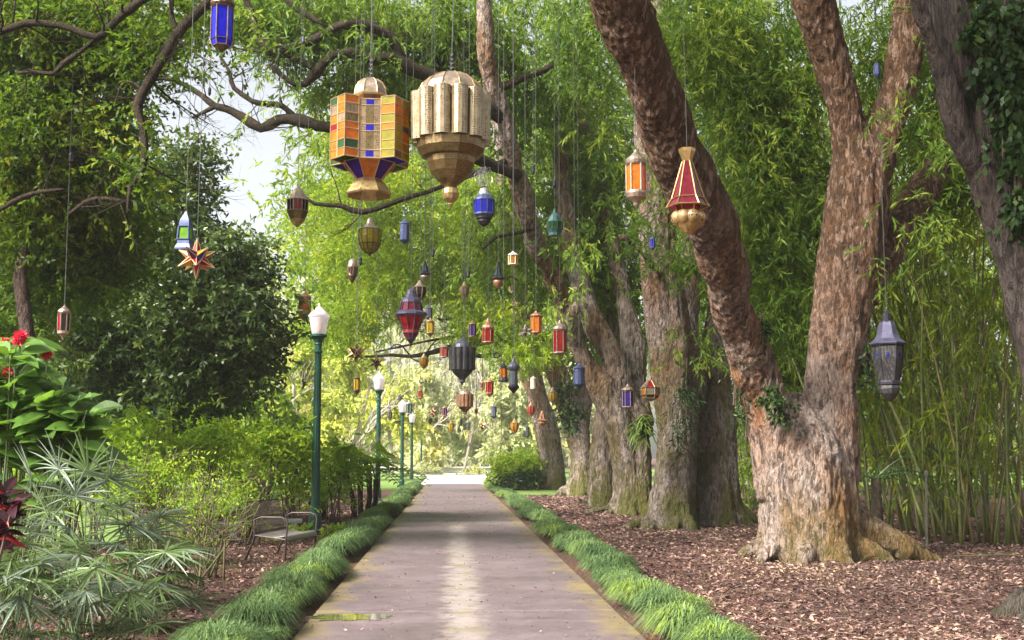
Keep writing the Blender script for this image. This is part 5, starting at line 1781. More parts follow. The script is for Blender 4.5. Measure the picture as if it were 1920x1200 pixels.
class Lan:
    """a hanging lantern drawn in photo pixels: x from its axis, y down; sizes become real at depth D"""

    def __init__(s, label, cx, y0, D, name='hanging_lantern', cat='lantern', yaw=None):
        s.cx, s.y0, s.D = cx, y0, D
        s.o = P(cx, y0, D)
        s.k = scale_at(s.o)
        s.t = thing(name, label, cat, s.o, GLAN)
        s.rot = math.atan2(EYE[1] - s.o[1], EYE[0] - s.o[0]) if yaw is None else yaw
        s.frame = MB()

    def z(s, y):
        return (s.y0 - y) * s.k

    def prof(s, pr):
        return [(max(r, .01) * s.k, s.z(y)) for r, y in pr]

    def sec(s, name, mat, n, pr, cap=True, smooth=False, phase=.5):
        mb = MB()
        mb.lathe(s.o, s.prof(pr), n, s.rot + phase * 2 * math.pi / n, cap=cap)
        return mb.build(name, mat, s.t, smooth=smooth)

    def pt(s, r, y, a):
        return s.o + np.array([r * s.k * math.cos(s.rot + a), r * s.k * math.sin(s.rot + a), s.z(y)])

    def panes(s, mats, n, pr, bar=.8, split=True, inset=.95, phase=.5, name='glass_panel', rings=True, mid=0):
        """glass sides between metal bars; mats one or a list by side"""
        if not isinstance(mats, (list, tuple)):
            mats = [mats]
        one = MB()
        for i in range(n):
            a0 = (i + phase) * 2 * math.pi / n
            a1 = (i + 1 + phase) * 2 * math.pi / n
            V, F = [], []
            for r, y in pr:
                V += [s.pt(r * inset, y, a0), s.pt(r * inset, y, a1)]
            for j in range(len(pr) - 1):
                F.append((2 * j, 2 * j + 1, 2 * j + 3, 2 * j + 2))
            if split:
                mb = MB()
                mb.add(V, F)
                mb.build(name, mats[i % len(mats)], s.t)
            else:
                one.add(V, F, i % len(mats))
            s.frame.tube([s.pt(r, y, a0) for r, y in pr], bar * s.k, 4)
            for q in range(mid):
                am = a0 + (a1 - a0) * (q + 1) / (mid + 1)
                cr = math.cos(math.pi / n) / math.cos(am - (a0 + a1) / 2)
                s.frame.tube([s.pt(r * cr, y, am) for r, y in pr], bar * .6 * s.k, 4)
            if rings:
                for r, y in (pr[0], pr[-1]):
                    s.frame.tube([s.pt(r, y, a0), s.pt(r, y, a1)], bar * s.k, 4)
        if not split:
            one.build('glass', mats, s.t)

    def flutes(s, mat, n, r0, rf, ya, yb, taper=.96, name='fluted_panel', split=True):
        """half round upright panels set side by side around the body"""
        one = MB()
        for i in range(n):
            a = 2 * math.pi * (i + .5) / n
            V, F = [], []
            m = 9
            for (y, kk) in ((ya, 1.0), (yb, taper)):
                c = s.pt(r0 * kk, y, a)
                for j in range(m):
                    b = -math.pi * .56 + 2 * math.pi * .56 * j / (m - 1)
                    V.append(c + s.k * rf * kk * np.array([math.cos(s.rot + a + b), math.sin(s.rot + a + b), 0]))
            for j in range(m - 1):
                F.append((j, j + 1, m + j + 1, m + j))
            F.append(tuple(range(m)))
            F.append(tuple(range(2 * m - 1, m - 1, -1)))
            if split:
                mb = MB()
                mb.add(V, F)
                mb.build(name, mat, s.t)
            else:
                one.add(V, F)
        if not split:
            one.build(name, mat, s.t)

    def done(s, frame_mat, top=None, ztop=None, sway=0, weight=None, ring=1.6, thick=None):
        s.frame.build('frame', frame_mat, s.t)
        zt = ztop if ztop else min(12.5, s.o[2] + max(5.0, .30 * s.D))
        r_ = thick or .0032 * (s.D / 10) ** .62
        mb = MB()
        p0 = s.o + np.array([0, 0, -.01])
        p2 = np.array([s.o[0] + sway, s.o[1] + .0, zt])
        mb.tube([p0, (p0 + p2) / 2 + np.array([sway * .1, 0, 0]), p2], r_, 5)
        cb = mb.build('cable', M_CABLE, s.t)
        if ring >= 3:
            mb = MB()
            for q in range(9):
                mb.ring(s.o + np.array([0, 0, (ring * 1.3 + 4.2 * q) * s.k]), 2.6 * s.k, .75 * s.k, 'y' if q % 2 == 0 else 'x', 10, 5)
            mb.build('chain', M_CABLE, s.t)
        elif ring:
            mb = MB()
            for q in range(2):
                mb.ring(s.o + np.array([0, 0, ring * s.k * (1 + 2.4 * q)]), ring * s.k, ring * .28 * s.k, 'y' if q % 2 == 0 else 'x', 10, 5)
            mb.build('hook', M_CABLE, s.t)
        if weight:
            yw, hw, mw = weight
            mb = MB()
            c = s.o + np.array([0, 0, s.z(yw)])
            mb.lathe(c, [(.3 * hw * s.k * .5, hw * s.k * .5), (.5 * hw * s.k * .5, hw * s.k * .3), (.5 * hw * s.k * .5, -hw * s.k * .3), (.2 * hw * s.k * .5, -hw * s.k * .5)], 8)
            mb.build('cable_weight', mw, s.t)
        return s.t


# ---- 1: big many coloured lantern
L = Lan('huge lantern with projecting columns of orange, yellow and blue panes and a brass skirt', 695, 148, 10.4)
cy_ = 0
L.sec('dome', M_PINKB, 8, [(5, 148), (14, 150), (23, 157), (29, 168), (31, 180)])
L.sec('rim', M_BRASS, 8, [(32, 180), (37, 184), (36, 187), (29, 195)])
L.sec('neck', M_COPPER, 8, [(22, 194), (24, 200), (31, 206)])
for i in range(8):
    a = (i + .5) * 2 * math.pi / 8
    L.frame.tube([L.pt(r, y, a) for r, y in [(5, 148), (14.4, 150), (23.5, 157), (29.6, 168), (31.6, 180)]], .8 * L.k, 4)
PAL = ['orange', 'amber', 'olive', 'red', 'dgreen', 'amber', 'orange', 'clear']
PM = [GLS[c_] for c_ in PAL] + [GLS['blue'], M_PERF, M_COPPER, M_PERF_D]


def pane_face(mb, fr, q00, u, v, cols, rows, pick, bar, edges=False):
    """grid of panes on a flat face; q00 lower left corner"""
    y = 0.0
    for ri, rh in enumerate(rows):
        for ci in range(cols):
            a = q00 + u * (ci / cols) + v * y
            b = q00 + u * ((ci + 1) / cols) + v * y
            c2 = q00 + u * ((ci + 1) / cols) + v * (y + rh)
            d2 = q00 + u * (ci / cols) + v * (y + rh)
            mb.add([a, b, c2, d2], [(0, 1, 2, 3)], pick(ri, ci))
        fr.tube([q00 + v * y, q00 + u + v * y], bar, 4)
        y += rh
    fr.tube([q00 + v, q00 + u + v], bar, 4)
    for ci in ((0, cols) if edges else range(cols + 1)):
        fr.tube([q00 + u * ci / cols, q00 + u * ci / cols + v], bar, 4)


ROWS = [.13, .15, .17, .11, .15, .16, .13]
yb, yt = 311, 197
# recessed core faces
core = 46
for i in range(8):
    a = i * math.pi / 4
    ah = math.pi / 8
    if i % 2 == 0:
        mb = MB()
        ap, hwc = ((46, 22) if i % 4 == 0 else (51, 5))
        er = np.array([math.cos(L.rot + a), math.sin(L.rot + a), 0])
        et = np.array([-er[1], er[0], 0])
        cb_ = L.o + er * ap * L.k + np.array([0, 0, L.z(yb)])
        p0, p1 = cb_ - et * hwc * L.k, cb_ + et * hwc * L.k
        v_ = np.array([0, 0, L.z(yt + 4) - L.z(yb)])
        pane_face(mb, L.frame, p0, p1 - p0, v_, 3, [.13, .32, .12, .32, .11], lambda r, c: (8 if c == 1 else 9) if r in (0, 2, 4) else (9 if c != 1 else 11), 1.2 * L.k, True)
        mb.build('core_panel', PM, L.t)
for i, a in enumerate([R(-125), R(-55), R(55), R(125)]):
    er = np.array([math.cos(L.rot + a), math.sin(L.rot + a), 0])
    et = np.array([-er[1], er[0], 0])
    mb = MB()
    hw = 29 * L.k
    r0_, r1_ = 44 * L.k, 71 * L.k
    yy = yt - 0 if True else 0
    zb = np.array([0, 0, L.z(yb)])
    v_ = np.array([0, 0, L.z(yt) - L.z(yb)])
    rnd = random.Random(5 + i)
    pk = lambda r, c: rnd.choice([1, 2, 2, 5, 1, 9, 2, 11, 0, 1] if i in (2, 3) else [0, 0, 3, 1, 4, 9, 11, 1, 0, 0])
    q = L.o + er * r1_ - et * hw * .8 + zb
    pane_face(mb, L.frame, q, et * hw * 1.6, v_, 2, ROWS, pk, 1.25 * L.k)
    for sg in (-1, 1):
        q = L.o + er * r0_ + et * hw * sg * .95 + zb
        pane_face(mb, L.frame, q, er * (r1_ - r0_) - et * sg * hw * .15, v_, 1, ROWS, pk, 1.25 * L.k)
    # top and underside of the column
    for zz, mi in ((zb + v_, 10), (zb, 4 if i % 2 else 8)):
        A = [L.o + er * r0_ - et * hw * .95 + zz, L.o + er * r1_ - et * hw * .8 + zz, L.o + er * r1_ + et * hw * .8 + zz, L.o + er * r0_ + et * hw * .95 + zz]
        mb.add(A, [(0, 1, 2, 3)], mi)
    mb.build('glass_column', PM, L.t)
L.panes([GLS['violet'], GLS['amber'], GLS['violet'], GLS['orange']], 8, [(50, 312), (24, 342)], bar=.8, name='lower_pane')
L.sec('skirt', M_BRASS, 8, [(22, 340), (25, 344), (33, 352), (44, 369), (42, 372), (30, 355), (20, 346)], cap=False)
L.done(M_PALEB, ztop=11, ring=3, thick=.005)

# ---- 2: big brass scalloped lantern
L = Lan('huge brass lantern with a domed top, ring of fluted pierced panels and pointed bowl', 846, 138, 10.2)
L.sec('dome', M_PINKB, 12, [(3, 137), (22, 140), (40, 149), (54, 162), (63, 178), (66, 196)])
for i in range(12):
    a = (i + .5) * 2 * math.pi / 12
    L.frame.tube([L.pt(r, y, a) for r, y in [(3, 136.6), (22.3, 139.6), (40.4, 148.6), (54.5, 161.6), (63.6, 178), (66.5, 190)]], .8 * L.k, 4)
L.sec('drum', M_DKBRASS, 24, [(60, 182), (61, 272)])
L.flutes(M_PERF_P, 12, 61, 16.2, 181, 271, .97)
L.sec('band', M_PERF_D, 12, [(66, 266), (64, 286), (54, 299), (44, 303)])
L.sec('bowl', M_PERF_D, 12, [(47, 299), (45, 312), (38, 328), (25, 343), (13, 352), (11, 358)])
L.sec('ball', M_BRASS, 12, [(10, 356), (15, 360), (16, 368), (13, 378), (7, 384)])
L.sec('finial', M_BRASS, 8, [(4, 384), (5, 388), (1, 394)])
L.done(M_BRASS, ztop=11, sway=.12, ring=3.2, thick=.005)

# ---- 3: blue hexagonal lantern at the top edge
L = Lan('blue glass hexagonal lantern with dark brass cap cut by the top edge', 418, -6, 12.4)
L.sec('cap', M_DKBRASS, 12, [(4, -8), (16, -3), (22, 4), (23, 10), (20, 15)])
L.panes(GLS['blue'], 6, [(20, 15), (20, 78)], bar=1.0)
L.panes(GLS['blue'], 6, [(20, 78), (17, 90)], bar=1.0, name='lower_pane')
L.sec('base', M_DKBRASS, 6, [(17, 89), (9, 96), (3, 101)])
L.done(M_BRASS, ring=0)

# ---- 4: large dark red tiered lantern
L = Lan('large dark red glass lantern widest in the middle with purple metal rim', 771, 541, 16)
L.sec('cap', M_LILAC, 10, [(2, 541), (8, 545), (9, 552), (12, 554), (12, 557), (9, 558)])
L.sec('roof', M_LILAC, 10, [(12, 557), (18, 563), (19, 568)])
L.panes(GLS['wine'], 10, [(18, 567), (22, 584)], bar=1.0)
L.sec('rim', M_LILAC, 10, [(22, 583), (31, 588), (31, 591), (26, 594)])
L.panes(GLS['red'], 10, [(27, 593), (17, 612), (14, 620)], bar=.9, name='lower_pane')
L.sec('band', GLS['pink'], 10, [(14.5, 619), (14, 625)])
L.panes(GLS['wine'], 10, [(14, 625), (8, 636)], bar=.7, split=False)
L.sec('finial', M_IRON, 8, [(8, 636), (7, 639), (4, 642), (2, 645), (1, 652)])
L.done(M_LILAC, ring=1.5)

# ---- 5: blue pot shaped lantern
L = Lan('deep blue round lantern below a tangle of pale wire', 908, 352, 16)
L.sec('cap', M_SILVER, 12, [(3, 352), (9, 356), (11, 364), (13, 366)])
L.sec('shoulder', M_BLUEM, 12, [(13, 366), (19, 374), (20, 377)])
L.panes(GLS['blue'], 10, [(20, 376), (19, 402)], bar=.6)
L.sec('rim', M_BLUEM, 12, [(20, 401), (20, 404), (15, 408)])
L.sec('base', M_IRON, 12, [(15, 408), (15, 411), (12, 413), (12, 417), (8, 422), (2, 426)])
mb = MB()
for k in range(16):
    pts = [L.o + np.array([random.gauss(-.02, .07), random.gauss(0, .04), random.uniform(.0, .32)]) for _ in range(5)]
    mb.tube([s_[:3] for s_ in spline([(*p, .002) for p in pts], .05)], .0018, 4)
mb.build('wire_tangle', M_SILVER, L.t)
L.done(M_BLUEM, ring=1.5)

# ---- 6: orange hexagonal lantern before the leaning stem
L = Lan('orange glass hexagonal lantern with ribbed pinkish brass cap in front of the dark leaning stem', 1192, 281, 12.5)
L.sec('cap', M_PINKB, 16, [(2, 281), (4, 285), (9, 291), (17, 297), (20, 303), (19, 308), (17, 310)])
L.panes(GLS['orange'], 6, [(18, 310), (18, 361)], bar=1.6)
L.sec('base', M_PINKB, 16, [(19, 361), (20, 365), (18, 373), (10, 378), (6, 382)])
L.sec('finial', M_PINKB, 10, [(6, 382), (5, 387), (2, 391)])
L.done(M_PINKB, ring=2)

# ---- 7: tall wine red cone lantern on a pierced brass bowl
L = Lan('tall cone lantern of wine red panes above a pierced golden bowl', 1288, 279, 11)
L.sec('collar', M_GOLD, 6, [(16, 279), (15, 285), (9, 301), (8, 304)], cap=False)
L.panes(GLS['wine'], 6, [(9, 303), (30, 374)], bar=1.3)
L.panes(GLS['wine'], 6, [(30, 374), (40, 390)], bar=1.4, name='roof_pane')
L.panes(GLS['red'], 6, [(24, 386), (20, 399)], bar=1.2, name='neck_pane')
for i in range(8):
    a = 2 * math.pi * (i + .5) / 8
    c = L.pt(20, 411, a)
    mb = MB()
    pr = [(2, 13), (9, 11), (13.5, 4), (13.5, -3), (9, -11), (2, -14)]
    mb.lathe(c, [(r * L.k, z_ * L.k) for r, z_ in pr], 12)
    mb.build('bowl_lobe', M_PIERCE, L.t, smooth=True)
L.sec('bowl', M_GOLD, 16, [(20, 399), (26, 401), (26, 418), (20, 429), (10, 439), (3, 443)])
L.done(M_GOLD, ztop=10.5, sway=-.05, ring=0)

# ---- 8: black hexagonal lantern at right
L = Lan('large black iron lantern with concave roof and violet glass drops, before the bamboo', 1662, 585, 10.8)
L.sec('crown', M_IRON, 12, [(3, 583), (9, 590), (9, 602), (12, 604)])
L.sec('roof', M_LILAC, 6, [(12, 603), (16, 612), (17, 618), (19, 628), (24, 636), (32, 643), (32, 645)])
L.sec('rim', M_IRON, 6, [(32, 644), (31, 648), (27, 649)])
L.panes(M_PERF_I, 6, [(28, 649), (27, 672), (18, 715)], bar=1.2, name='pierced_panel', inset=.97)
for i in range(6):   # violet drop in the middle of each side
    a = (i + 1) * 2 * math.pi / 6
    mb = MB()
    pts = [(0, -10), (2.5, -4), (3.2, 0), (6, 6), (6.5, 11), (4, 17), (0, 20), (-4, 17), (-6.5, 11), (-6, 6), (-3.2, 0), (-2.5, -4)]
    er = np.array([math.cos(L.rot + a), math.sin(L.rot + a), 0])
    et = np.array([-er[1], er[0], 0])
    V0 = [L.o + er * (24.6 * L.k * .985 - (0.0011 * (dy + 10))) + et * dx * L.k * .95 + np.array([0, 0, L.z(674 + dy * 1.15)]) for dx, dy in pts]
    V1 = [v - er * .012 for v in V0]
    m_ = len(V0)
    mb.add(V0 + V1, [tuple(range(m_))] + [tuple(range(2 * m_ - 1, m_ - 1, -1))] + [(j, (j + 1) % m_, m_ + (j + 1) % m_, m_ + j) for j in range(m_)])
    mb.build('glass_drop', GLS['blue'], L.t)
L.sec('band', M_IRON, 12, [(20, 714), (21, 717), (21, 721), (18, 723)])
L.sec('foot', M_PERF_I, 12, [(19, 723), (20, 729), (17, 738), (9, 747), (2, 753)])
L.done(M_IRON, ztop=10, ring=2.2, weight=(117, 28, M_BLUEM))

# ---- 9: blue tapered lantern with green glass
L = Lan('blue grey tapered lantern with bright green panes behind the coloured star', 349, 397, 12.6)
L.sec('cap', M_BLUEM, 4, [(2, 397), (4, 401), (12, 414), (13, 420)], phase=.28)
L.panes(GLS['green'], 4, [(13, 426), (15, 451)], bar=2.2, phase=.28)
L.sec('upper_band', M_BLUEM, 4, [(13.4, 419), (13.6, 427)], phase=.28)
L.sec('lower_band', M_BLUEM, 4, [(15.4, 450), (15.8, 459)], phase=.28)
L.sec('base', M_BLUEM, 4, [(16, 459), (21, 467), (21, 470), (6, 471)], phase=.28)
L.done(M_BLUEM, ring=1.5)

# ---- 10: small brass lantern with dark windows left
L = Lan('small brass lantern with dark red panes low before the shaded evergreen', 121, 573, 15.5)
L.sec('cap', M_PINKB, 12, [(1, 573), (4, 576), (10, 581), (12, 585), (10, 588)])
L.panes([GLS['dark'], GLS['red'], GLS['dark']], 6, [(10.5, 588), (10, 622)], bar=1.2)
L.sec('base', M_PINKB, 12, [(11, 621), (11, 626), (6, 629), (3, 633), (1, 638)])
L.done(M_PINKB, ring=1.5, weight=(290, 22, M_IRON), sway=-.04)

# ---- 11: brass lantern with windows
L = Lan('brass octagonal lantern with dark, violet and red panes left of the huge coloured lantern', 559, 350, 18)
L.sec('dome', M_PINKB, 8, [(2, 350), (6, 355), (11, 359), (14, 366), (15, 371)])
L.sec('shoulder', M_PINKB, 8, [(15, 371), (21, 376)])
L.panes([GLS['dark'], GLS['violet'], GLS['dark'], GLS['red']], 8, [(21, 376), (20, 397)], bar=1.0, mid=1)
L.sec('bowl', M_PERF_D, 8, [(21, 397), (18, 404), (15, 412)])
L.sec('base', M_BRASS, 8, [(15, 411), (13, 416), (7, 422), (2, 427)])
L.done(M_PINKB, ring=1.5)

# ---- 12: yellow glass globe
L = Lan('large yellow glass lantern with pointed bottom under the big coloured lantern', 694, 408, 17.5)
L.sec('cap', M_PINKB, 12, [(2, 408), (5, 412), (8, 420), (13, 427), (20, 431)])
L.panes(GLS['olive'], 12, [(21, 431), (22, 444), (20, 458)], bar=.6)
L.panes(GLS['olive'], 12, [(20, 458), (15, 468), (7, 475)], bar=.9, name='lower_pane')
L.sec('finial', M_DKBRASS, 8, [(7, 475), (3, 478), (1, 482)])
L.done(M_DKBRASS, ring=1.5)


# ---- families of smaller lanterns
def hex_l(label, cx, y0, y1, w, D, gl, metal, n=6, cap=.24, bot=.24, split=False, taper=1.0, mid=0):
    h = y1 - y0
    r = w / 2
    L = Lan(label, cx, y0, D)
    yc, yb_ = y0 + h * cap, y1 - h * bot
    L.sec('cap', metal, 10, [(r * .1, y0), (r * .3, y0 + h * cap * .3), (r * .85, y0 + h * cap * .62), (r * 1.02, y0 + h * cap * .85), (r * .85, yc)])
    L.panes(gl, n, [(r * .86, yc), (r * .86 * taper, yb_)], bar=max(.55, w * .035), split=split, mid=mid)
    L.sec('base', metal, 10, [(r * .92 * taper, yb_), (r * .95 * taper, yb_ + h * bot * .2), (r * .5, yb_ + h * bot * .6), (r * .2, y1 - h * bot * .15), (r * .06, y1)])
    L.done(metal, ring=max(1.0, w * .05))
    return L


def cyl_l(label, cx, y0, y1, w, D, metal, n=10, cap=.2, bot=.18, flare=1.0, pierced=None):
    h = y1 - y0
    r = w / 2
    L = Lan(label, cx, y0, D)
    yc, yb_ = y0 + h * cap, y1 - h * bot
    L.sec('cap', metal, n, [(r * .08, y0), (r * .25, y0 + h * cap * .35), (r * .95 * flare, yc - h * .02), (r * flare, yc), (r * .8, yc + h * .01)])
    L.sec('body', pierced or metal, n, [(r * .86, yc), (r * .86, yb_)])
    L.sec('base', metal, n, [(r * .8, yb_ - h * .01), (r * flare, yb_), (r * .95 * flare, yb_ + h * .03), (r * .3, y1 - h * .03), (r * .06, y1)])
    L.done(metal, ring=max(1.0, w * .05))
    return L


def globe_l(label, cx, y0, y1, w, D, gl, metal, n=10, split=False):
    h = y1 - y0
    r = w / 2
    L = Lan(label, cx, y0, D)
    L.sec('cap', metal, n, [(r * .1, y0), (r * .35, y0 + h * .12), (r * .6, y0 + h * .22), (r * .92, y0 + h * .32)])
    L.panes(gl, n, [(r * .95, y0 + h * .32), (r, y0 + h * .48), (r * .88, y0 + h * .66), (r * .5, y0 + h * .86)], bar=max(.5, w * .03), split=split)
    L.sec('finial', metal, n, [(r * .5, y0 + h * .86), (r * .25, y0 + h * .93), (r * .06, y1)])
    L.done(metal, ring=max(1.0, w * .05))
    return L


def scallop_l(label, cx, y0, y1, w, D, mat, dome, n=10, split=True):
    h = y1 - y0
    r = w / 2
    L = Lan(label, cx, y0, D)
    L.sec('dome', dome, 12, [(r * .05, y0), (r * .3, y0 + h * .04), (r * .58, y0 + h * .13), (r * .72, y0 + h * .25)])
    L.sec('drum', M_DKBRASS, 16, [(r * .72, y0 + h * .22), (r * .72, y0 + h * .68)])
    L.flutes(mat, n, r * .76, r * .25, y0 + h * .21, y0 + h * .69, .97, split=split)
    L.sec('bowl', mat, 12, [(r * .8, y0 + h * .68), (r * .72, y0 + h * .74), (r * .36, y0 + h * .84), (r * .2, y0 + h * .9)])
    L.sec('finial', dome, 8, [(r * .2, y0 + h * .89), (r * .24, y0 + h * .94), (r * .12, y0 + h * .97), (r * .03, y1)])
    L.done(dome, ring=max(1.2, w * .05))
    return L


def pagoda_l(label, cx, y0, y1, w, D, gl, metal, bowl):
    h = y1 - y0
    r = w / 2
    L = Lan(label, cx, y0, D)
    L.panes(gl, 6, [(r * .1, y0), (r * .5, y0 + h * .5)], bar=max(.6, w * .04), split=False)
    L.sec('brim', metal, 6, [(r * .5, y0 + h * .49), (r, y0 + h * .6), (r * .96, y0 + h * .63), (r * .5, y0 + h * .64)])
    L.sec('bowl', bowl, 12, [(r * .62, y0 + h * .63), (r * .75, y0 + h * .72), (r * .66, y0 + h * .82), (r * .3, y0 + h * .93), (r * .06, y1)], smooth=True)
    L.done(metal, ring=1.0)
    return L


def star_l(label, cx, cyc, rad, D, mats, metal, inner=.40, split=False, bar=None, seed=1, weights=None):
    L = Lan(label, cx, cyc - rad, D, 'star_lantern', 'star lantern')
    c = L.o + np.array([0, 0, -rad * L.k])
    ph = (1 + 5 ** .5) / 2
    ico = []
    for a in (-1, 1):
        for b in (-ph, ph):
            ico += [(0, a, b), (a, b, 0), (b, 0, a)]
    ico = unit(np.array(ico))
    rm = np.array(Matrix.Rotation(random.Random(seed).uniform(0, .5), 3, 'Z') @ Matrix.Rotation(R(31.7), 3, 'Y') @ Matrix.Rotation(R(10), 3, 'X'))
    # bring one vertex to the top
    v0 = Vector(ico[0])
    al = np.array(v0.rotation_difference(Vector((0, 0, 1))).to_matrix())
    ico = (al @ ico.T).T
    ico = (np.array(Matrix.Rotation(.35 + seed, 3, 'Z')) @ ico.T).T
    dod = []
    for i in range(12):
        for j in range(i + 1, 12):
            for k in range(j + 1, 12):
                if min(ico[i] @ ico[j], ico[j] @ ico[k], ico[i] @ ico[k]) > .4:
                    dod.append(unit(ico[i] + ico[j] + ico[k]))
    dod = np.array(dod)
    rr = rad * L.k
    rnd = random.Random(seed)
    one = MB()
    for i in range(12):
        near = [k for k in range(len(dod)) if dod[k] @ ico[i] > .7]
        ax = ico[i]
        u = unit(np.cross(ax, [.3, .5, .8]))
        v = np.cross(ax, u)
        near.sort(key=lambda k: math.atan2(dod[k] @ v, dod[k] @ u))
        apex = c + ico[i] * rr * 1.04
        ring = [c + dod[k] * rr * inner for k in near]
        mb = MB() if split else one
        for a in range(5):
            mb.add([apex, ring[a], ring[(a + 1) % 5]], [(0, 1, 2)], rnd.choices(range(len(mats)), weights)[0])
        if split:
            mb.build('star_point', mats, L.t)
        for a in range(5):
            L.frame.tube([apex, ring[a]], (bar or rad * .022) * L.k, 4)
            L.frame.tube([ring[a], ring[(a + 1) % 5]], (bar or rad * .022) * L.k, 4)
    if not split:
        one.build('points', mats, L.t)
    L.done(metal, ring=max(1.0, rad * .06))
    return L


star_l('large many coloured star lantern with amber, violet and red points', 370, 486, 37, 12, [GLS['amber'], GLS['violet'], GLS['red'], GLS['orange'], GLS['clear'], GLS['yellow']], M_PALEB, split=True, bar=1.0, seed=3, weights=[2, 3, 6, 3, 0, 3])
star_l('dark brown star lantern, larger of the two hanging near the second lamp post', 668, 662, 20, 22, [GLS['dark'], M_DKBRASS, M_COPPER], M_BRASS, seed=4, weights=[3, 3, 1], split=True)
star_l('dark brown star lantern, smaller and just above the second lamp head', 706, 680, 15, 26, [GLS['dark'], M_DKBRASS, M_COPPER], M_BRASS, seed=5, weights=[3, 3, 1])
star_l('faint bronze star lantern beside the orange lantern by the leaning trunk', 985, 622, 14, 24, [M_DKBRASS, GLS['clear'], M_COPPER], M_SILVER, seed=6)
star_l('tiny golden star lantern low over the path end', 904, 798, 10, 40, [M_GOLD, M_BRASS, GLS['dark']], M_GOLD, seed=7)
star_l('tiny copper star lantern left of the small purple lantern', 813, 773, 10, 42, [M_COPPER, GLS['dark'], M_DKBRASS], M_COPPER, seed=8)
star_l('tiny grey star lantern above the third lamp head', 750, 745, 9, 46, [GLS['clear'], M_SILVER, M_DKBRASS], M_SILVER, seed=9)

hex_l('orange lantern partly behind the nearest lamp head', 572, 546, 603, 25, 24, GLS['orange'], M_COPPER, split=True)
cyl_l('blue grey cylinder lantern with pointed ends right of the yellow glass lantern', 759, 410, 459, 21, 19, M_BLUEM, 8)
L = Lan('egg shaped brown lantern below the yellow glass lantern', 661, 485, 21)
L.sec('cap', M_PINKB, 12, [(2, 485), (7, 489), (10, 500), (10, 503)], smooth=True)
L.flutes(M_DKBRASS, 10, 8, 2.8, 502, 515, .9, split=False)
L.sec('bowl', M_DKBRASS, 12, [(9.5, 513), (8, 520), (4, 527), (1, 532)], smooth=True)
L.done(M_DKBRASS, ring=1)
pagoda_l('small cone lantern with teal glass above the big dark red lantern', 797, 490, 530, 24, 26, GLS['teal'], M_IRON, M_PINKB)
pagoda_l('small cone lantern with pale blue glass left of the peach lantern', 934, 492, 543, 26, 22, [GLS['sky'], GLS['dgreen']], M_IRON, M_COPPER)
globe_l('brass birdcage shaped lantern peeping out above the big dark red lantern', 787, 526, 566, 27, 25, GLS['dark'], M_PINKB, 8)
cyl_l('small lilac grey lantern right of the big dark red lantern', 805, 573, 601, 15, 26, M_LILAC, 8)
hex_l('slim yellow lantern directly under the small lilac grey one', 807, 596, 632, 16, 25.5, GLS['yellow'], M_BRASS)
L = Lan('dark teal bell shaped lantern against the long leaning stem', 1040, 392, 19)
L.sec('cap', M_TEALM, 10, [(1, 392), (3, 398), (10, 406), (14, 416)])
L.sec('body', M_TEALM, 10, [(14, 416), (15, 432)])
L.panes(GLS['dgreen'], 10, [(15, 417), (15.4, 431)], bar=.5, split=False, inset=.99)
L.sec('base', M_TEALM, 10, [(15, 431), (12, 438), (12, 443), (4, 444)])
L.done(M_TEALM, ring=1.3, weight=(343, 16, M_IRON))
hex_l('small peach coloured lantern with ivory top beside the leaning stem', 962, 471, 499, 20, 24, GLS['amber'], M_IVORY, cap=.32, bot=.12)
globe_l('small pale brass lantern alone in the bright leaves above the black fluted lantern', 871, 528, 563, 18, 28, GLS['clear'], M_GOLD)
hex_l('orange lantern with pointed brown roof before the long leaning stem', 1005, 583, 629, 22, 24, GLS['orange'], M_COPPER, bot=.14, split=True)
hex_l('red glass lantern with pale pink frame before the grey leaning stem', 1050, 600, 669, 28, 19.5, GLS['red'], M_PINKB, bot=.12, cap=.3, split=True)
globe_l('small brass lantern hanging in the crook of the grey leaning stems', 1078, 566, 595, 22, 21, GLS['clear'], M_PINKB, 8)
cyl_l('pale blue grey cylinder lantern in front of the leaning trunks', 1086, 681, 729, 25, 20, M_BLUEM, 12, flare=1.05)
scallop_l('large black fluted lantern hanging low over the middle of the path', 867, 634, 721, 52, 17.5, M_PERF_I, M_GREYM, 12)
scallop_l('copper fluted lantern under the black fluted lantern', 872, 729, 778, 33, 26, M_PERF_C, M_PINKB, 12)

L = Lan('dark iron column lantern hung from a ring on the long low limb', 963, 671, 20)
L.sec('cap', M_GREYM, 10, [(1, 671), (4, 678), (10, 684), (12, 688), (11, 692), (7, 696)])
L.sec('column', M_GREYM, 10, [(7.5, 695), (8, 722)])
L.sec('base', M_IRON, 10, [(8, 721), (11, 725), (10, 728), (5, 733), (1, 738)])
L.done(M_IRON, ring=2.9)
L = Lan('small black lantern with orange panes beside the iron column lantern', 944, 679, 24)
L.sec('cap', M_IRON, 8, [(1, 679), (4, 684), (6, 686), (6, 690)])
L.panes(GLS['orange'], 6, [(6.5, 690), (6.5, 708)], bar=.8)
L.sec('base', M_IRON, 10, [(7, 708), (10, 713), (10, 716), (2, 717)])
L.done(M_IRON, ring=1)
hex_l('thin yellow lantern below the larger brown star', 669, 705, 741, 13, 30, GLS['yellow'], M_DKBRASS, cap=.14, bot=.28)
globe_l('small amber lantern under the long low limb', 795, 663, 693, 17, 27, GLS['amber'], M_BRASS)
hex_l('small red lantern left of the black fluted lantern', 833, 645, 672, 17, 28, GLS['pink'], M_PINKB, cap=.28, bot=.12)
hex_l('small blue glass lantern above the long low limb', 886, 601, 635, 15, 28, GLS['violet'], M_BRASS, bot=.14)
hex_l('red and brass lantern touching the long low limb', 915, 597, 647, 24, 26, GLS['red'], M_COPPER, cap=.42, bot=.12, split=True)
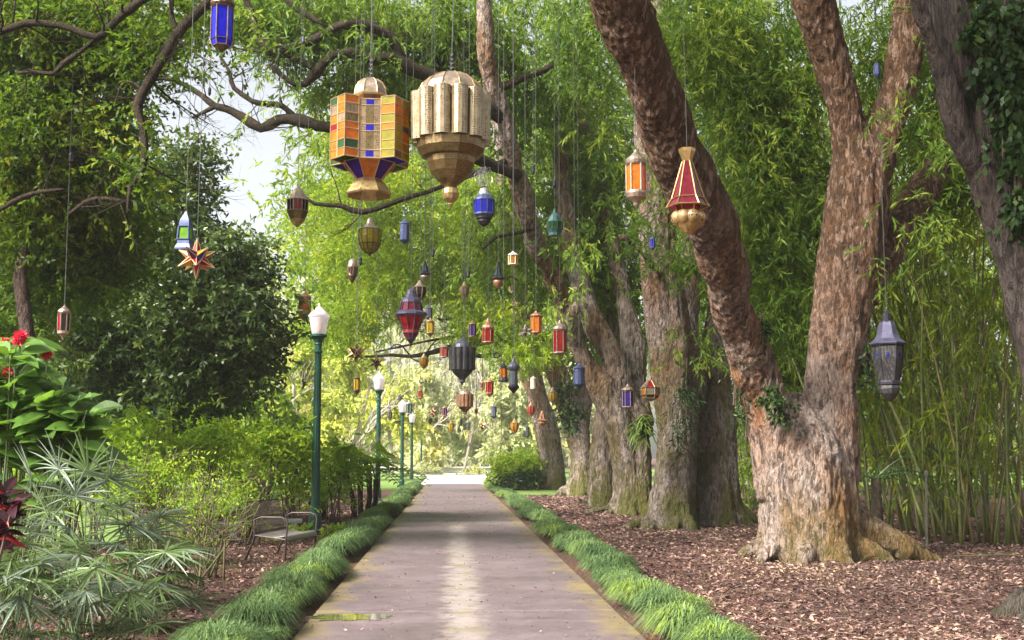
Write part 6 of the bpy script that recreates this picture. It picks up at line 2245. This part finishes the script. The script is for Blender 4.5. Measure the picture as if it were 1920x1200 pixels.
hex_l('violet blue glass lantern with brass frame before the twin trunk tree', 1177, 720, 768, 23, 19.5, GLS['violet'], M_PINKB, bot=.12, cap=.28, split=True)
L = Lan('wide house shaped lantern of red and yellow panes beside the grey trunk', 1219, 705, 19.5)
L.sec('cap', M_PINKB, 8, [(1, 705), (3, 709), (5, 714)])
L.panes([GLS['yellow'], GLS['clear'], GLS['red']], 6, [(5, 714), (17, 727)], bar=1.0, name='roof_pane')
L.panes([GLS['clear'], GLS['amber'], GLS['clear']], 6, [(17, 727), (17, 740)], bar=1.0)
L.panes([GLS['red'], GLS['amber'], GLS['dgreen']], 6, [(17, 740), (13, 747)], bar=.8, name='lower_pane')
L.sec('base', M_PINKB, 8, [(13, 747), (8, 750), (2, 753)])
L.done(M_PINKB, ring=1.2)
cyl_l('ivory cylinder lantern before the mossy far trunk', 1000, 705, 730, 13, 32, M_IVORY, 12, bot=.06)
globe_l('round yellow lantern beside the ivy sleeve', 1036, 726, 758, 18, 30, GLS['yellow'], M_PINKB)
hex_l('red glass lantern with brown roof left of the iron column lantern', 918, 709, 745, 16, 30, GLS['red'], M_COPPER)
hex_l('thin brown lantern just left of the red one with brown roof', 905, 714, 733, 8, 40, GLS['dark'], M_COPPER)
globe_l('pinkish copper ball lantern over the hedge', 996, 753, 782, 16, 32, GLS['pink'], M_COPPER, 10)
cyl_l('grey cylinder lantern hanging over the far end of the path', 926, 758, 785, 13, 36, M_GREYM, 8)
globe_l('golden amber lantern above the yellow green hedge bush', 965, 784, 814, 17, 34, GLS['amber'], M_GOLD, 8)
hex_l('small purple glass lantern left of the copper fluted lantern', 834, 760, 784, 10, 42, GLS['violet'], M_COPPER)
hex_l('dark green lantern right beside the third lamp head', 767, 751, 778, 12, 40, GLS['dgreen'], M_SILVER, bot=.1)
globe_l('tiny bright yellow lantern below the copper fluted lantern', 846, 787, 813, 11, 42, GLS['yellow'], M_BRASS, 8)
cyl_l('tiny dark lantern left of the tiny golden star, higher one', 865, 784, 799, 6, 48, M_IRON, 6)
cyl_l('tiny grey lantern just left of the tiny golden star', 879, 789, 807, 7, 48, M_GREYM, 6)
cyl_l('small grey lantern right of the golden amber one', 989, 797, 821, 9, 42, M_GREYM, 8)
cyl_l('tiny dark lantern lowest beside the slender tree', 1010, 817, 833, 5, 50, M_IRON, 6)
hex_l('tiny red lantern above the fourth lamp head', 788, 728, 750, 9, 42, GLS['red'], M_COPPER)
globe_l('tiny grey lantern left of the third lamp head', 731, 766, 789, 9, 44, GLS['clear'], M_GREYM, 8)
pagoda_l('copper spire lantern before the slender tree', 1017, 771, 800, 25, 32, GLS['clear'], M_COPPER, M_COPPER)
globe_l('tiny brown spindle lantern right of the copper fluted lantern', 893, 762, 778, 6, 46, GLS['dark'], M_COPPER, 6)
hex_l('tiny dark green lantern below the tiny copper star', 806, 783, 796, 6, 46, GLS['dgreen'], M_DKBRASS)
cyl_l('tiny white pendant lantern under the grey cylinder lantern', 940, 808, 828, 4, 46, M_IVORY, 6)
hex_l('tiny blue glass lantern high before the pale grey trunk', 1223, 443, 470, 10, 16, GLS['blue'], M_BLUEM)

# ring hook on the low limb and cables that end in weights
c = P(931, 666, 35.6)
mb = MB()
mb.ring(c, .085, .022, 'y', 18, 6)
o_ = mb.build('ring_hook', M_IRON)
tag(o_, 'dark iron ring hanging from the long low limb', 'ring')
for (x, y, D, m_, lab) in [(366, 143, 15.2, M_IRON, 'thin cable ending in a dark weight before the sky, left of the blue lantern'), (393, 172, 15.1, M_IRON, 'thin cable ending in a dark weight just below the blue lantern'),
                           (569, 75, 15, M_LILAC, 'thin cable with a purplish weight above the curved limb'), (676, 490, 20, M_IRON, 'cable with a small black weight beside the egg shaped lantern'),
                           (812, 475, 21, M_IRON, 'cable with a small dark weight above the teal cone lantern'), (878, 514, 24, M_IRON, 'cable with a dark weight above the small pale brass lantern'), (1000, 320, 20, M_IRON, 'cable with a dark weight before the long leaning stem')]:
    p = P(x, y, D)
    t = thing('weighted_cable', lab, 'cable', p, 'weighted cables')
    k = scale_at(p)
    mb = MB()
    mb.lathe(p, [(1 * k, 9 * k), (3 * k, 6 * k), (3 * k, -4 * k), (1 * k, -8 * k)], 8)
    mb.build('weight', m_, t)
    mb = MB()
    mb.tube([p + np.array([0, 0, 8 * k]), np.array([p[0], p[1], 12.0])], .0034 * (D / 10) ** .6, 5)
    mb.build('cable', M_CABLE, t)

# ================================================================== AIR
mb = MB()
mb.box((0, 180, 24.0), (640, 500, 50.0))
M_HAZE = bpy.data.materials.new('haze_air')
nt, out = nodes(M_HAZE)
pv = N(nt, 'ShaderNodeVolumePrincipled')
pv.inputs['Color'].default_value = (0.97, 0.96, 0.93, 1)
pv.inputs['Density'].default_value = 0.0005
pv.inputs['Anisotropy'].default_value = 0.2
nt.links.new(pv.outputs[0], out.inputs['Volume'])
o = mb.build('haze', M_HAZE)
o['kind'] = 'stuff'
